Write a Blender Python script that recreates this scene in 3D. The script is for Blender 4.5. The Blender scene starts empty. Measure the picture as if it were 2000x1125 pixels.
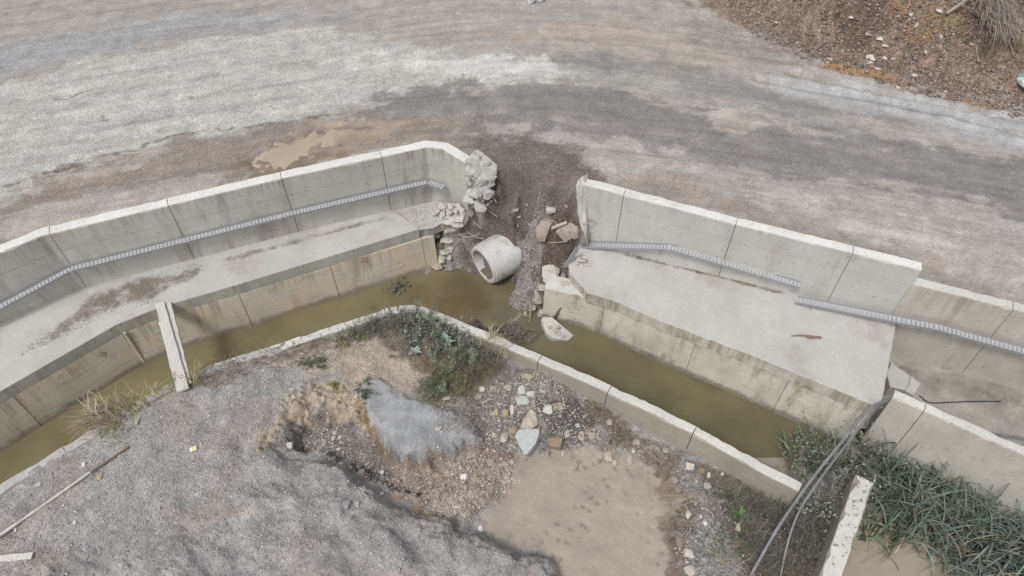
import bpy, bmesh, math
import numpy as np
from mathutils import Vector

R = math.radians
scene = bpy.context.scene
COLL = scene.collection

# ------------------------------------------------------------------ camera, sky, sun, exposure
CAM_H, CAM_D, CAM_F = 10.0, R(49.6), 1387.0
cam_data = bpy.data.cameras.new('camera')
cam_data.sensor_width = 36.0
cam_data.lens = 36.0 * CAM_F / 2000.0
cam_data.clip_start = 0.1
cam_data.clip_end = 2000
cam = bpy.data.objects.new('camera', cam_data)
cam.location = (0, 0, CAM_H)
cam.rotation_euler = (R(90) - CAM_D, 0, 0)
COLL.objects.link(cam)
scene.camera = cam

SUN_EL, SUN_AZ = R(58), R(215)          # high, hazy sun behind the viewer's left shoulder
world = bpy.data.worlds.new('World')
scene.world = world
world.use_nodes = True
wn = world.node_tree
wn.nodes.clear()
w_out = wn.nodes.new('ShaderNodeOutputWorld')
w_bg = wn.nodes.new('ShaderNodeBackground')
w_sky = wn.nodes.new('ShaderNodeTexSky')
w_sky.sky_type = 'NISHITA'
w_sky.sun_disc = False
w_sky.sun_elevation = SUN_EL
w_sky.sun_rotation = SUN_AZ
w_sky.dust_density = 3.0
w_hsv = wn.nodes.new('ShaderNodeHueSaturation')   # an overcast sky is nearly grey
w_hsv.inputs['Saturation'].default_value = 0.16
wn.links.new(w_sky.outputs[0], w_hsv.inputs['Color'])
wn.links.new(w_hsv.outputs[0], w_bg.inputs['Color'])
w_bg.inputs['Strength'].default_value = 0.112
wn.links.new(w_bg.outputs[0], w_out.inputs['Surface'])

sun_data = bpy.data.lights.new('sun', 'SUN')
sun_data.energy = 1.5
sun_data.angle = R(13)
sun_data.color = (1.0, 0.985, 0.96)
sun = bpy.data.objects.new('sun', sun_data)
sun.rotation_euler = Vector((-math.sin(SUN_AZ) * math.cos(SUN_EL), -math.cos(SUN_AZ) * math.cos(SUN_EL), -math.sin(SUN_EL))).to_track_quat('-Z', 'Y').to_euler()
COLL.objects.link(sun)

scene.view_settings.view_transform = 'Standard'
scene.view_settings.look = 'None'
scene.view_settings.gamma = 1.0
scene.view_settings.use_curve_mapping = False
scene.view_settings.exposure = 0.45

# ------------------------------------------------------------------ measuring the place
def ray(u, v):
    x = (u - 1000.0) / CAM_F
    y = (562.5 - v) / CAM_F
    return np.array([x, math.cos(CAM_D) + y * math.sin(CAM_D), -math.sin(CAM_D) + y * math.cos(CAM_D)])

def P(u, v, z):
    r = ray(u, v)
    t = (CAM_H - z) / -r[2]
    return np.array([r[0] * t, r[1] * t, z])

def PX(u, v, z):
    return P(u, v, z)[:2]

def on_wall(u, v, a, b):
    """where the sight line meets the upright plane through plan points a, b"""
    r = ray(u, v)
    a = np.array(a[:2]); b = np.array(b[:2])
    n = np.array([-(b - a)[1], (b - a)[0]])
    t = (n @ a) / (n @ r[:2])
    return np.array([r[0] * t, r[1] * t, CAM_H + r[2] * t])

def px_per_m(p):
    d = np.array([p[0], p[1], p[2] - CAM_H])
    return CAM_F / (d @ np.array([0, math.cos(CAM_D), -math.sin(CAM_D)]))

def lin(c):
    c = np.asarray(c, float) / 255.0
    return np.where(c <= 0.04045, c / 12.92, ((c + 0.055) / 1.055) ** 2.4)

def S(r, g, b, k=0.8):
    return tuple(float(x) for x in lin((r, g, b)) * k)

# ------------------------------------------------------------------ noise
def _hash(ix, iy, seed):
    h = (ix.astype(np.int64) * 374761393 + iy.astype(np.int64) * 668265263 + seed * 1442695041) & 0xFFFFFFFF
    h = ((h ^ (h >> 13)) * 1274126177) & 0xFFFFFFFF
    h = ((h ^ (h >> 16)) * 2246822519) & 0xFFFFFFFF
    return ((h ^ (h >> 15)) & 0xFFFFFF) / float(0x1000000)

def noise(x, y, seed=0):
    x = np.asarray(x, float); y = np.asarray(y, float)
    ix = np.floor(x); iy = np.floor(y)
    fx = x - ix; fy = y - iy
    ux = fx * fx * fx * (fx * (fx * 6 - 15) + 10); uy = fy * fy * fy * (fy * (fy * 6 - 15) + 10)
    def g(dx, dy):
        a = _hash(ix + dx, iy + dy, seed) * 2 * np.pi
        return np.cos(a) * (fx - dx) + np.sin(a) * (fy - dy)
    n0 = g(0, 0) * (1 - ux) + g(1, 0) * ux
    n1 = g(0, 1) * (1 - ux) + g(1, 1) * ux
    return (n0 * (1 - uy) + n1 * uy) * 1.5

def fbm(x, y, seed=0, oct=4, gain=0.5):
    s = 0; a = 1.0; f = 1.0
    for i in range(oct):
        s = s + a * noise(x * f + 17.3 * i, y * f - 9.1 * i, seed + i)
        a *= gain; f *= 2.03
    return s

def worley(x, y, seed=0):
    ix = np.floor(x); iy = np.floor(y)
    d1 = np.full(x.shape, 9.0); d2 = np.full(x.shape, 9.0); idv = np.zeros(x.shape)
    for dx in (-1, 0, 1):
        for dy in (-1, 0, 1):
            cx = ix + dx; cy = iy + dy
            px = cx + _hash(cx, cy, seed); py = cy + _hash(cx, cy, seed + 7)
            d = np.hypot(px - x, py - y)
            new = d < d1
            d2 = np.where(new, d1, np.minimum(d2, d))
            idv = np.where(new, _hash(cx, cy, seed + 13), idv)
            d1 = np.where(new, d, d1)
    return d1, d2, idv

def sstep(a, b, x):
    t = np.clip((x - a) / (b - a), 0, 1)
    return t * t * (3 - 2 * t)

def inside(poly, x, y):
    poly = np.asarray(poly, float); c = np.zeros(x.shape, bool)
    n = len(poly)
    for i in range(n):
        x0, y0 = poly[i]; x1, y1 = poly[(i + 1) % n]
        if y0 == y1: continue
        cond = ((y0 > y) != (y1 > y)) & (x < (x1 - x0) * (y - y0) / (y1 - y0) + x0)
        c ^= cond
    return c

def sdist(poly, x, y):
    poly = np.asarray(poly, float); d = np.full(x.shape, 1e9)
    n = len(poly)
    for i in range(n):
        a = poly[i]; b = poly[(i + 1) % n]; e = b - a
        l2 = max(e @ e, 1e-9)
        t = np.clip(((x - a[0]) * e[0] + (y - a[1]) * e[1]) / l2, 0, 1)
        d = np.minimum(d, np.hypot(x - a[0] - t * e[0], y - a[1] - t * e[1]))
    return np.where(inside(poly, x, y), d, -d)

def line_dist(pts, x, y):
    pts = np.asarray(pts, float); d = np.full(x.shape, 1e9)
    for i in range(len(pts) - 1):
        a = pts[i]; e = pts[i + 1] - a
        t = np.clip(((x - a[0]) * e[0] + (y - a[1]) * e[1]) / max(e @ e, 1e-9), 0, 1)
        d = np.minimum(d, np.hypot(x - a[0] - t * e[0], y - a[1] - t * e[1]))
    return d

def shepard(ctrl, x, y, p=3.2):
    num = 0; den = 0
    for cx, cy, cz in ctrl:
        w = 1.0 / ((x - cx) ** 2 + (y - cy) ** 2 + 0.02) ** (p / 2)
        num = num + w * cz; den = den + w
    return num / den

# ------------------------------------------------------------------ mesh and object helpers
def tag(o, label=None, cat=None, group=None, kind=None):
    if label: o['label'] = label
    if cat: o['category'] = cat
    if group: o['group'] = group
    if kind: o['kind'] = kind
    return o

def thing(name, loc, label, cat, group=None):
    o = bpy.data.objects.new(name, None)
    o.empty_display_size = 0.2
    COLL.objects.link(o)
    o.location = tuple(loc)
    return tag(o, label, cat, group)

def mesh_obj(name, verts, faces, mats, parent=None, uv=None, col=None, mi=None, smooth=False, origin=None, recalc=True, extra=None):
    verts = np.asarray(verts, float)
    if parent is not None:
        org = np.array(parent.location)
        pp = parent.parent
        while pp is not None:
            org = org + np.array(pp.location); pp = pp.parent
    else:
        org = np.array(origin) if origin is not None else np.array([verts[:, 0].mean(), verts[:, 1].mean(), verts[:, 2].min()])
    me = bpy.data.meshes.new(name)
    me.from_pydata((verts - org).tolist(), [], faces)
    if not isinstance(mats, (list, tuple)): mats = [mats]
    for m in mats: me.materials.append(m)
    if mi is not None: me.polygons.foreach_set('material_index', np.asarray(mi, np.int32))
    if uv is not None:
        l = me.uv_layers.new(name='UVMap')
        vi = np.empty(len(me.loops), np.int32); me.loops.foreach_get('vertex_index', vi)
        l.data.foreach_set('uv', np.asarray(uv, np.float32)[vi].ravel())
    if col is not None:
        a = me.attributes.new('Col', 'FLOAT_COLOR', 'POINT')
        c4 = np.ones((len(verts), 4), np.float32); c4[:, :3] = col
        a.data.foreach_set('color', c4.ravel())
    if extra:
        for k, arr in extra.items():
            a = me.attributes.new(k, 'FLOAT', 'POINT'); a.data.foreach_set('value', np.asarray(arr, np.float32))
    if recalc:
        bm = bmesh.new(); bm.from_mesh(me)
        bmesh.ops.recalc_face_normals(bm, faces=bm.faces[:])
        bm.to_mesh(me); bm.free()
    if smooth: me.polygons.foreach_set('use_smooth', np.ones(len(me.polygons), bool))
    me.update()
    o = bpy.data.objects.new(name, me)
    COLL.objects.link(o)
    if parent is not None: o.parent = parent
    else: o.location = tuple(org)
    return o

def grid_sheet(name, xs, ys, hfun, cfun, keep, mat, extra_fun=None, smooth=True):
    X, Y = np.meshgrid(xs, ys)
    nx, ny = len(xs), len(ys)
    x = X.ravel(); y = Y.ravel()
    idx = np.arange(nx * ny).reshape(ny, nx)
    q = np.stack([idx[:-1, :-1], idx[:-1, 1:], idx[1:, 1:], idx[1:, :-1]], -1).reshape(-1, 4)
    cx = x[q].mean(1); cy = y[q].mean(1)
    q = q[keep(cx, cy)]
    used = np.unique(q); remap = np.full(nx * ny, -1); remap[used] = np.arange(len(used))
    q = remap[q]; x = x[used]; y = y[used]
    z = hfun(x, y)
    col, gv = cfun(x, y)
    me = bpy.data.meshes.new(name)
    me.vertices.add(len(x)); me.vertices.foreach_set('co', np.stack([x, y, z], 1).astype(np.float32).ravel())
    me.loops.add(q.size); me.loops.foreach_set('vertex_index', q.astype(np.int32).ravel())
    me.polygons.add(len(q)); me.polygons.foreach_set('loop_start', np.arange(0, q.size, 4, dtype=np.int32))
    me.update(calc_edges=True)
    me.materials.append(mat)
    a = me.attributes.new('Col', 'FLOAT_COLOR', 'POINT')
    c4 = np.ones((len(x), 4), np.float32); c4[:, :3] = col
    a.data.foreach_set('color', c4.ravel())
    a = me.attributes.new('gv', 'FLOAT', 'POINT'); a.data.foreach_set('value', gv.astype(np.float32))
    if smooth: me.polygons.foreach_set('use_smooth', np.ones(len(me.polygons), bool))
    o = bpy.data.objects.new(name, me)
    COLL.objects.link(o)
    return o

def tube(path, r, n=6, r_end=None):
    """a round bar along a path: vertices and faces"""
    path = np.asarray(path, float); m = len(path)
    rr = np.linspace(r, r if r_end is None else r_end, m)
    T = np.gradient(path, axis=0); T /= np.linalg.norm(T, axis=1)[:, None] + 1e-9
    up = np.array([0, 0, 1.0]) if abs(T[0][2]) < 0.9 else np.array([1.0, 0, 0])
    V = []
    for i in range(m):
        a = np.cross(T[i], up); a /= np.linalg.norm(a) + 1e-9
        b = np.cross(T[i], a)
        up = np.cross(a, T[i]) if np.linalg.norm(np.cross(a, T[i])) > 0.1 else up
        for k in range(n):
            t = 2 * math.pi * k / n
            V.append(path[i] + rr[i] * (math.cos(t) * a + math.sin(t) * b))
    F = [(i * n + k, i * n + (k + 1) % n, (i + 1) * n + (k + 1) % n, (i + 1) * n + k) for i in range(m - 1) for k in range(n)]
    F += [tuple(range(n - 1, -1, -1)), tuple(range((m - 1) * n, m * n))]
    return np.array(V), F

def spline(pts, n=40):
    pts = np.asarray(pts, float)
    P_ = np.vstack([2 * pts[0] - pts[1], pts, 2 * pts[-1] - pts[-2]])
    out = []
    for i in range(1, len(P_) - 2):
        p0, p1, p2, p3 = P_[i - 1:i + 3]
        for t in np.linspace(0, 1, max(2, n // (len(pts) - 1)), endpoint=False):
            out.append(0.5 * (2 * p1 + (p2 - p0) * t + (2 * p0 - 5 * p1 + 4 * p2 - p3) * t * t + (3 * p1 - p0 - 3 * p2 + p3) * t ** 3))
    out.append(pts[-1])
    return np.array(out)

def join(parts):
    V = []; F = []; o = 0
    for v, f in parts:
        V.append(np.asarray(v, float)); F += [tuple(i + o for i in q) for q in f]; o += len(v)
    return np.vstack(V), F

def box_between(a, b, w, h, up=(0, 0, 1)):
    """a bar from a to b (its centre line), w wide, h tall"""
    a = np.array(a, float); b = np.array(b, float); d = b - a; d /= np.linalg.norm(d)
    s = np.cross(d, up); s /= np.linalg.norm(s); u = np.cross(s, d)
    V = [p + s * w / 2 * i + u * h / 2 * j for p in (a, b) for i, j in ((-1, -1), (1, -1), (1, 1), (-1, 1))]
    return np.array(V), [(0, 1, 2, 3), (7, 6, 5, 4), (0, 4, 5, 1), (1, 5, 6, 2), (2, 6, 7, 3), (3, 7, 4, 0)]

def hull_mesh(pts):
    bm = bmesh.new()
    vs = [bm.verts.new(tuple(p)) for p in pts]
    bmesh.ops.convex_hull(bm, input=vs)
    for v in [v for v in bm.verts if not v.link_faces]: bm.verts.remove(v)
    bm.verts.index_update()
    V = np.array([v.co[:] for v in bm.verts]); F = [tuple(v.index for v in f.verts) for f in bm.faces]
    bm.free()
    return V, F

def rough_hull(pts, amp=0.02, cuts=3, freq=9.0, seed=0):
    """a broken lump: hull, cut finer, then roughened like torn concrete"""
    V, F = hull_mesh(pts)
    bm = bmesh.new(); vs = [bm.verts.new(tuple(p)) for p in V]
    for f in F: bm.faces.new([vs[i] for i in f])
    bmesh.ops.triangulate(bm, faces=bm.faces[:])
    bmesh.ops.subdivide_edges(bm, edges=bm.edges[:], cuts=cuts, use_grid_fill=True)
    bm.normal_update()
    co = np.array([v.co[:] for v in bm.verts]); no = np.array([v.normal[:] for v in bm.verts])
    d1, d2, iv = worley(co[:, 0] * freq + co[:, 2] * freq * .7, co[:, 1] * freq - co[:, 2] * freq * .6, seed)
    d = amp * (2.2 * (iv - 0.5) - 0.8 * (d1 - 0.4) + 0.7 * fbm(co[:, 0] * freq + co[:, 2] * 5, co[:, 1] * freq + co[:, 2] * 7, seed + 3, 4, .6))
    co = co + no * d[:, None]
    bm.verts.index_update()
    F = [tuple(v.index for v in f.verts) for f in bm.faces]; bm.free()
    return co, F

def rock_pts(rs, size, flat=0.7, n=16, boxy=0.0):
    d = rs.normal(size=(n, 3)); d /= np.linalg.norm(d, axis=1)[:, None]
    if boxy: d = np.sign(d) * np.abs(d) ** (1 - boxy)
    d *= rs.uniform(0.82, 1.1, (n, 1))
    return d * np.asarray(size) * np.array([1, 1, flat])
# ------------------------------------------------------------------ materials
def _mat(name):
    m = bpy.data.materials.new(name); m.use_nodes = True
    nt = m.node_tree; nt.nodes.clear()
    out = nt.nodes.new('ShaderNodeOutputMaterial'); b = nt.nodes.new('ShaderNodeBsdfPrincipled')
    nt.links.new(b.outputs[0], out.inputs['Surface'])
    return m, nt, b

class NB:
    def __init__(s, nt): s.nt = nt
    def n(s, t, **kw):
        x = s.nt.nodes.new('ShaderNode' + t)
        for k, v in kw.items(): setattr(x, k, v)
        return x
    def put(s, sock, v):
        if hasattr(v, 'links') or hasattr(v, 'is_output'): s.nt.links.new(v, sock)
        elif isinstance(v, (tuple, list)) and len(v) == 3 and sock.type == 'RGBA': sock.default_value = (*v, 1)
        else: sock.default_value = v
    def math(s, op, a, b=0.0, c=0.0, clamp=False):
        x = s.n('Math', operation=op, use_clamp=clamp)
        s.put(x.inputs[0], a); s.put(x.inputs[1], b); s.put(x.inputs[2], c)
        return x.outputs[0]
    def noise(s, vec, scale, detail=4, rough=0.55, dist=0.0):
        x = s.n('TexNoise'); s.put(x.inputs['Vector'], vec)
        x.inputs['Scale'].default_value = scale; x.inputs['Detail'].default_value = detail
        x.inputs['Roughness'].default_value = rough; x.inputs['Distortion'].default_value = dist
        return x.outputs['Fac']
    def vor(s, vec, scale, feature='F1', rnd=1.0, dims='3D'):
        x = s.n('TexVoronoi', feature=feature, voronoi_dimensions=dims); s.put(x.inputs['Vector'], vec)
        x.inputs['Scale'].default_value = scale; x.inputs['Randomness'].default_value = rnd
        return x
    def rng(s, v, a, b, c=0.0, d=1.0, smooth=False):
        x = s.n('MapRange', interpolation_type='SMOOTHSTEP' if smooth else 'LINEAR')
        s.put(x.inputs[0], v)
        for i, q in enumerate((a, b, c, d)): s.put(x.inputs[i + 1], q)
        return x.outputs[0]
    def mix(s, f, a, b, mode='MIX'):
        x = s.n('Mix', data_type='RGBA', blend_type=mode)
        s.put(x.inputs[0], f); s.put(x.inputs[6], a); s.put(x.inputs[7], b)
        return x.outputs[2]
    def scale(s, col, f):
        x = s.n('VectorMath', operation='SCALE'); s.put(x.inputs[0], col); s.put(x.inputs['Scale'], f)
        return x.outputs[0]
    def mapv(s, vec, sc):
        x = s.n('Mapping'); s.put(x.inputs['Vector'], vec); x.inputs['Scale'].default_value = sc
        return x.outputs[0]
    def bump(s, h, strength, dist, nrm=None):
        x = s.n('Bump'); s.put(x.inputs['Height'], h); s.put(x.inputs['Strength'], strength); x.inputs['Distance'].default_value = dist
        if nrm is not None: s.put(x.inputs['Normal'], nrm)
        return x.outputs[0]

def ground_mat(name, grain=30.0, rough=0.95):
    m, nt, b = _mat(name); k = NB(nt)
    at = k.n('Attribute', attribute_name='Col'); gv = k.n('Attribute', attribute_name='gv').outputs['Fac']
    co = k.n('TexCoord').outputs['Object']
    v1 = k.vor(co, grain); v2 = k.vor(co, grain * 2.3)
    c1 = k.rng(k.n('SeparateColor').outputs[0], 0, 1, 0, 1)
    sc1 = k.n('SeparateColor'); nt.links.new(v1.outputs['Color'], sc1.inputs[0])
    sc2 = k.n('SeparateColor'); nt.links.new(v2.outputs['Color'], sc2.inputs[0])
    g1 = k.rng(sc1.outputs[0], 0, 1, -1, 1); g2 = k.rng(sc2.outputs[0], 0, 1, -1, 1)
    spk = k.math('GREATER_THAN', sc1.outputs[1], 0.93)
    n1 = k.rng(k.noise(co, 2.2, 8, 0.72), 0.25, 0.75, 0.82, 1.18)
    n2 = k.rng(k.noise(co, 60, 3, 0.7), 0.25, 0.75, 0.84, 1.16)
    sp = k.math('ADD', k.math('MULTIPLY', g1, 0.30), k.math('MULTIPLY', g2, 0.24))
    sp = k.math('ADD', sp, k.math('MULTIPLY', spk, 0.42))
    f = k.math('ADD', 1.0, k.math('MULTIPLY', sp, gv))
    f = k.math('MULTIPLY', f, k.math('MULTIPLY', n1, n2))
    nt.links.new(k.scale(at.outputs['Color'], f), b.inputs['Base Color'])
    h = k.math('ADD', k.math('MULTIPLY', v1.outputs['Distance'], -0.9), k.math('MULTIPLY', v2.outputs['Distance'], -0.4))
    h = k.math('ADD', h, k.math('MULTIPLY', k.noise(co, 14, 8, 0.7), 1.6))
    nt.links.new(k.bump(h, k.math('MULTIPLY_ADD', gv, 0.75, 0.12), 0.035), b.inputs['Normal'])
    b.inputs['Roughness'].default_value = rough
    b.inputs['Specular IOR Level'].default_value = 0.25
    return m

def concrete_mat(name, base, stain=(0.25, 0.2, 0.14), s_amt=0.5, dots=False, moss=None, cracks=0.0, warm=None, mottling=0.18, s_freq=4.5, rough=0.9, specks=0.0, dirt=0.0, drip=None, wet=0.0):
    m, nt, b = _mat(name); k = NB(nt)
    tc = k.n('TexCoord'); uv = tc.outputs['UV']; co = tc.outputs['Object']
    col = k.scale(base, k.rng(k.noise(co, 1.3, 6, 0.65), 0.25, 0.75, 1 - mottling, 1 + mottling))
    if warm:
        col = k.mix(k.rng(k.noise(k.mapv(uv, (1.1, 1.6, 1)), 1.0, 4, 0.6), 0.42, 0.62, 0, 0.85, True), col, warm)
    # runs of dirty water: long down the face, narrow along it, coming and going along the wall
    st = k.noise(k.mapv(uv, (s_freq, 0.35, 1)), 1.0, 5, 0.65)
    gate = k.rng(k.noise(k.mapv(uv, (0.55, 0.25, 1)), 1.0, 2, 0.5), 0.42, 0.62, 0.1, 1, True)
    col = k.mix(k.math('MULTIPLY', k.math('MULTIPLY', k.rng(st, 0.47, 0.66, 0, 1, True), gate), s_amt), col, stain)
    if drip:
        sep = k.n('SeparateXYZ'); nt.links.new(uv, sep.inputs[0])
        dn = k.noise(k.mapv(uv, (7.0, 0.12, 1)), 1.0, 5, 0.7)
        ln = k.math('MULTIPLY', k.rng(dn, 0.42, 0.72), drip[1])
        below = k.math('SUBTRACT', drip[0], sep.outputs[1])
        mk = k.math('MULTIPLY', k.rng(k.math('SUBTRACT', ln, below), 0.0, 0.18, 0, 1, True), k.math('MULTIPLY', k.rng(dn, 0.44, 0.56), k.rng(k.noise(k.mapv(uv, (0.8, 0.1, 1)), 1.0, 3, 0.6), 0.40, 0.62, 0.15, 1, True)))
        col = k.mix(k.math('MULTIPLY', mk, drip[2]), col, drip[3])
    if moss:
        mo = k.noise(k.mapv(uv, (1.7, 0.5, 1)), 1.0, 5, 0.7)
        col = k.mix(k.rng(mo, 0.52, 0.68, 0, 0.8, True), col, moss)
    if cracks:
        nz = k.noise(k.mapv(uv, (0.55, 1.5, 1)), 1.0, 9, 0.62, 0.3)
        d = k.math('ABSOLUTE', k.math('SUBTRACT', nz, 0.5))
        cr = k.math('MULTIPLY', k.rng(d, 0.0, 0.0045, 1, 0), k.rng(k.noise(uv, 0.9, 2), 0.46, 0.56))
        col = k.mix(k.math('MULTIPLY', cr, cracks), col, (0.05, 0.045, 0.04))
    if wet:
        sp_ = k.n('SeparateXYZ'); nt.links.new(uv, sp_.inputs[0])
        wl = k.math('ADD', sp_.outputs[1], k.math('MULTIPLY', k.math('SUBTRACT', k.noise(uv, 3.0, 5, .65), 0.5), 0.35))
        col = k.mix(k.math('MULTIPLY', k.rng(wl, -2.56, -2.40, 1, 0, True), wet), col, (0.12, 0.10, 0.06))
    if dots:
        vd = k.vor(k.mapv(uv, (1.25, 2.1, 1)), 1.0, 'F1', 0.8, '2D')
        col = k.mix(k.rng(vd.outputs['Distance'], 0.012, 0.030, 0.8, 0.0), col, (0.06, 0.056, 0.05))
        # air holes and small chips of the face
        vs = k.vor(k.mapv(uv, (1, 1.4, 1)), 5.0, 'F1', 1.0, '2D')
        sp = k.n('SeparateColor'); nt.links.new(vs.outputs['Color'], sp.inputs[0])
        hole = k.math('MULTIPLY', k.math('LESS_THAN', vs.outputs['Distance'], 0.07), k.math('GREATER_THAN', sp.outputs[0], 0.86))
        col = k.mix(k.math('MULTIPLY', hole, 0.7), col, (0.08, 0.075, 0.07))
    if dirt:
        col = k.mix(k.math('MULTIPLY', k.rng(k.noise(co, 0.9, 7, 0.68), 0.5, 0.66, 0, 1, True), dirt), col, (0.27, 0.235, 0.20))
    if specks:
        col = k.mix(k.math('MULTIPLY', k.rng(k.noise(co, 19, 7, 0.8), 0.53, 0.66), specks), col, (0.13, 0.12, 0.11))
    fine = k.rng(k.noise(co, 45, 5, 0.75), 0.25, 0.75, 0.86, 1.14)
    nt.links.new(k.scale(col, fine), b.inputs['Base Color'])
    h = k.math('ADD', k.noise(co, 25, 8, 0.7), k.math('MULTIPLY', k.noise(co, 3, 4, 0.6), 1.5))
    nt.links.new(k.bump(h, 0.35, 0.012), b.inputs['Normal'])
    b.inputs['Roughness'].default_value = rough
    b.inputs['Specular IOR Level'].default_value = 0.3
    return m

def attr_mat(name, rough=0.8, var=0.25, grain=18.0, bump=0.3, sheen=0.0):
    """colour from the piece's own Col attribute, with grain over it"""
    m, nt, b = _mat(name); k = NB(nt)
    at = k.n('Attribute', attribute_name='Col'); co = k.n('TexCoord').outputs['Object']
    f = k.rng(k.noise(co, grain, 6, 0.7), 0.25, 0.75, 1 - var, 1 + var)
    nt.links.new(k.scale(at.outputs['Color'], f), b.inputs['Base Color'])
    if bump: nt.links.new(k.bump(k.noise(co, grain * 1.7, 7, 0.7), bump, 0.03), b.inputs['Normal'])
    b.inputs['Roughness'].default_value = rough
    b.inputs['Specular IOR Level'].default_value = 0.3
    return m

def plain_mat(name, col, rough=0.6, metal=0.0, var=0.12, scale=(20, 20, 20), bump=0.15):
    m, nt, b = _mat(name); k = NB(nt)
    co = k.mapv(k.n('TexCoord').outputs['Object'], scale)
    f = k.rng(k.noise(co, 1.0, 6, 0.7), 0.25, 0.75, 1 - var, 1 + var)
    nt.links.new(k.scale(col, f), b.inputs['Base Color'])
    if bump: nt.links.new(k.bump(k.noise(co, 1.5, 6, 0.7), bump, 0.01), b.inputs['Normal'])
    b.inputs['Roughness'].default_value = rough; b.inputs['Metallic'].default_value = metal
    return m

def leaf_mat(name, rough=0.55):
    m, nt, b = _mat(name); k = NB(nt)
    at = k.n('Attribute', attribute_name='Col')
    nt.links.new(at.outputs['Color'], b.inputs['Base Color'])
    b.inputs['Roughness'].default_value = rough
    b.inputs['Specular IOR Level'].default_value = 0.35
    return m

def water_mat(name, alpha=0.9, rough=0.04, ripple=0.06, scale=(1.2, 1.2, 1.2)):
    m, nt, b = _mat(name); k = NB(nt)
    at = k.n('Attribute', attribute_name='Col'); al = k.n('Attribute', attribute_name='gv').outputs['Fac']
    co = k.mapv(k.n('TexCoord').outputs['Object'], scale)
    f = k.rng(k.noise(co, 0.6, 4, 0.6), 0.3, 0.7, 0.88, 1.12)
    nt.links.new(k.scale(at.outputs['Color'], f), b.inputs['Base Color'])
    nt.links.new(k.math('MULTIPLY', al, alpha), b.inputs['Alpha'])
    h = k.math('ADD', k.noise(co, 2.2, 3, 0.5, 0.4), k.math('MULTIPLY', k.noise(co, 9, 2, 0.5), 0.25))
    nt.links.new(k.bump(h, ripple, 0.05), b.inputs['Normal'])
    b.inputs['Roughness'].default_value = rough; b.inputs['IOR'].default_value = 1.33
    return m

M = {}
M['road'] = ground_mat('dusty_gravel_road', 26.0)
M['bank'] = ground_mat('bank_soil_and_gravel', 30.0)
M['bed'] = ground_mat('canal_bed_silt', 20.0)
M['wall'] = concrete_mat('grey_cast_concrete', (0.455, 0.445, 0.405), stain=(0.27, 0.235, 0.19), s_amt=0.8, dots=True, s_freq=3.0, drip=(0.25, 0.8, 0.55, (0.20, 0.19, 0.165)))
M['wall_right'] = concrete_mat('clean_grey_concrete', (0.45, 0.445, 0.415), stain=(0.30, 0.25, 0.2), s_amt=0.45, dots=True, s_freq=2.4, mottling=0.13, drip=(0.25, 0.5, 0.4, (0.22, 0.205, 0.18)))
M['wall_beige'] = concrete_mat('beige_cast_concrete', (0.41, 0.385, 0.345), stain=(0.27, 0.235, 0.19), s_amt=0.6, dots=True, s_freq=2.6, drip=(-.14, 1.2, .55, (0.24, 0.205, 0.165)))
M['top_dusty'] = concrete_mat('gravel_dusted_concrete', (0.40, 0.39, 0.385), s_amt=0.0, mottling=0.2, specks=0.5)
M['top'] = concrete_mat('bleached_concrete_top', (0.62, 0.605, 0.58), s_amt=0.0, mottling=0.12, specks=0.5, dirt=0.25)
M['top_rough'] = concrete_mat('weathered_concrete_top', (0.52, 0.505, 0.48), s_amt=0.0, mottling=0.14, specks=0.5)
M['torn'] = concrete_mat('torn_concrete', (0.46, 0.445, 0.415), s_amt=0.0, mottling=0.25, specks=0.5)
M['ledge'] = concrete_mat('trodden_concrete_ledge', (0.43, 0.415, 0.395), s_amt=0.0, mottling=0.14, specks=0.25, dirt=0.4)
M['ledge_edge'] = concrete_mat('grey_ledge_edge', (0.40, 0.385, 0.345), stain=(0.2, 0.18, 0.15), s_amt=0.5, mottling=0.24, drip=(-1.3, .4, .6, (0.2, 0.18, 0.15)))
M['lower'] = concrete_mat('tan_stained_concrete', (0.52, 0.485, 0.415), stain=(0.30, 0.235, 0.155), s_amt=0.85, cracks=0.8, warm=(0.57, 0.485, 0.355), mottling=0.24, s_freq=3.4, drip=(-1.6, 1.1, 0.6, (0.24, 0.205, 0.155)), wet=0.6)
M['lower_right'] = concrete_mat('mossy_stained_concrete', (0.52, 0.49, 0.43), stain=(0.23, 0.19, 0.14), s_amt=0.55, cracks=0.8, moss=(0.22, 0.21, 0.10), mottling=0.22, s_freq=3.0, drip=(-1.22, 1.2, 0.6, (0.20, 0.18, 0.12)), wet=0.7)
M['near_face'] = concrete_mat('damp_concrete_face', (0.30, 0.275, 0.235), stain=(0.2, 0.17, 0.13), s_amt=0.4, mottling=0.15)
M['tray'] = plain_mat('galvanised_steel', (0.45, 0.455, 0.465), 0.5, 0.15, 0.1)
M['flange'] = plain_mat('dull_galvanised_flange', (0.29, 0.30, 0.32), 0.55, 0.2, 0.12)
M['pipe'] = concrete_mat('pale_pipe_concrete', (0.52, 0.515, 0.50), s_amt=0.0, mottling=0.16, specks=0.45, dirt=0.85)
M['rebar'] = plain_mat('rusty_grey_steel', (0.36, 0.31, 0.26), 0.7, 0.0, 0.3)
M['stone'] = attr_mat('broken_stone', 0.9, 0.22, 22.0, 0.45)
M['plank'] = plain_mat('weathered_grey_timber', (0.50, 0.48, 0.45), 0.85, 0, 0.22, (28, 2.2, 28), 0.3)
M['rusty_wood'] = plain_mat('rusty_brown_timber', (0.20, 0.145, 0.115), 0.85, 0, 0.3, (6, 6, 30))
M['hose'] = plain_mat('dusty_grey_plastic', (0.17, 0.17, 0.175), 0.6, 0, 0.45, (4, 4, 4))
M['leaf'] = leaf_mat('leaf_blade')
M['water'] = water_mat('murky_canal_water', 1.0, 0.03, 0.10)
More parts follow.
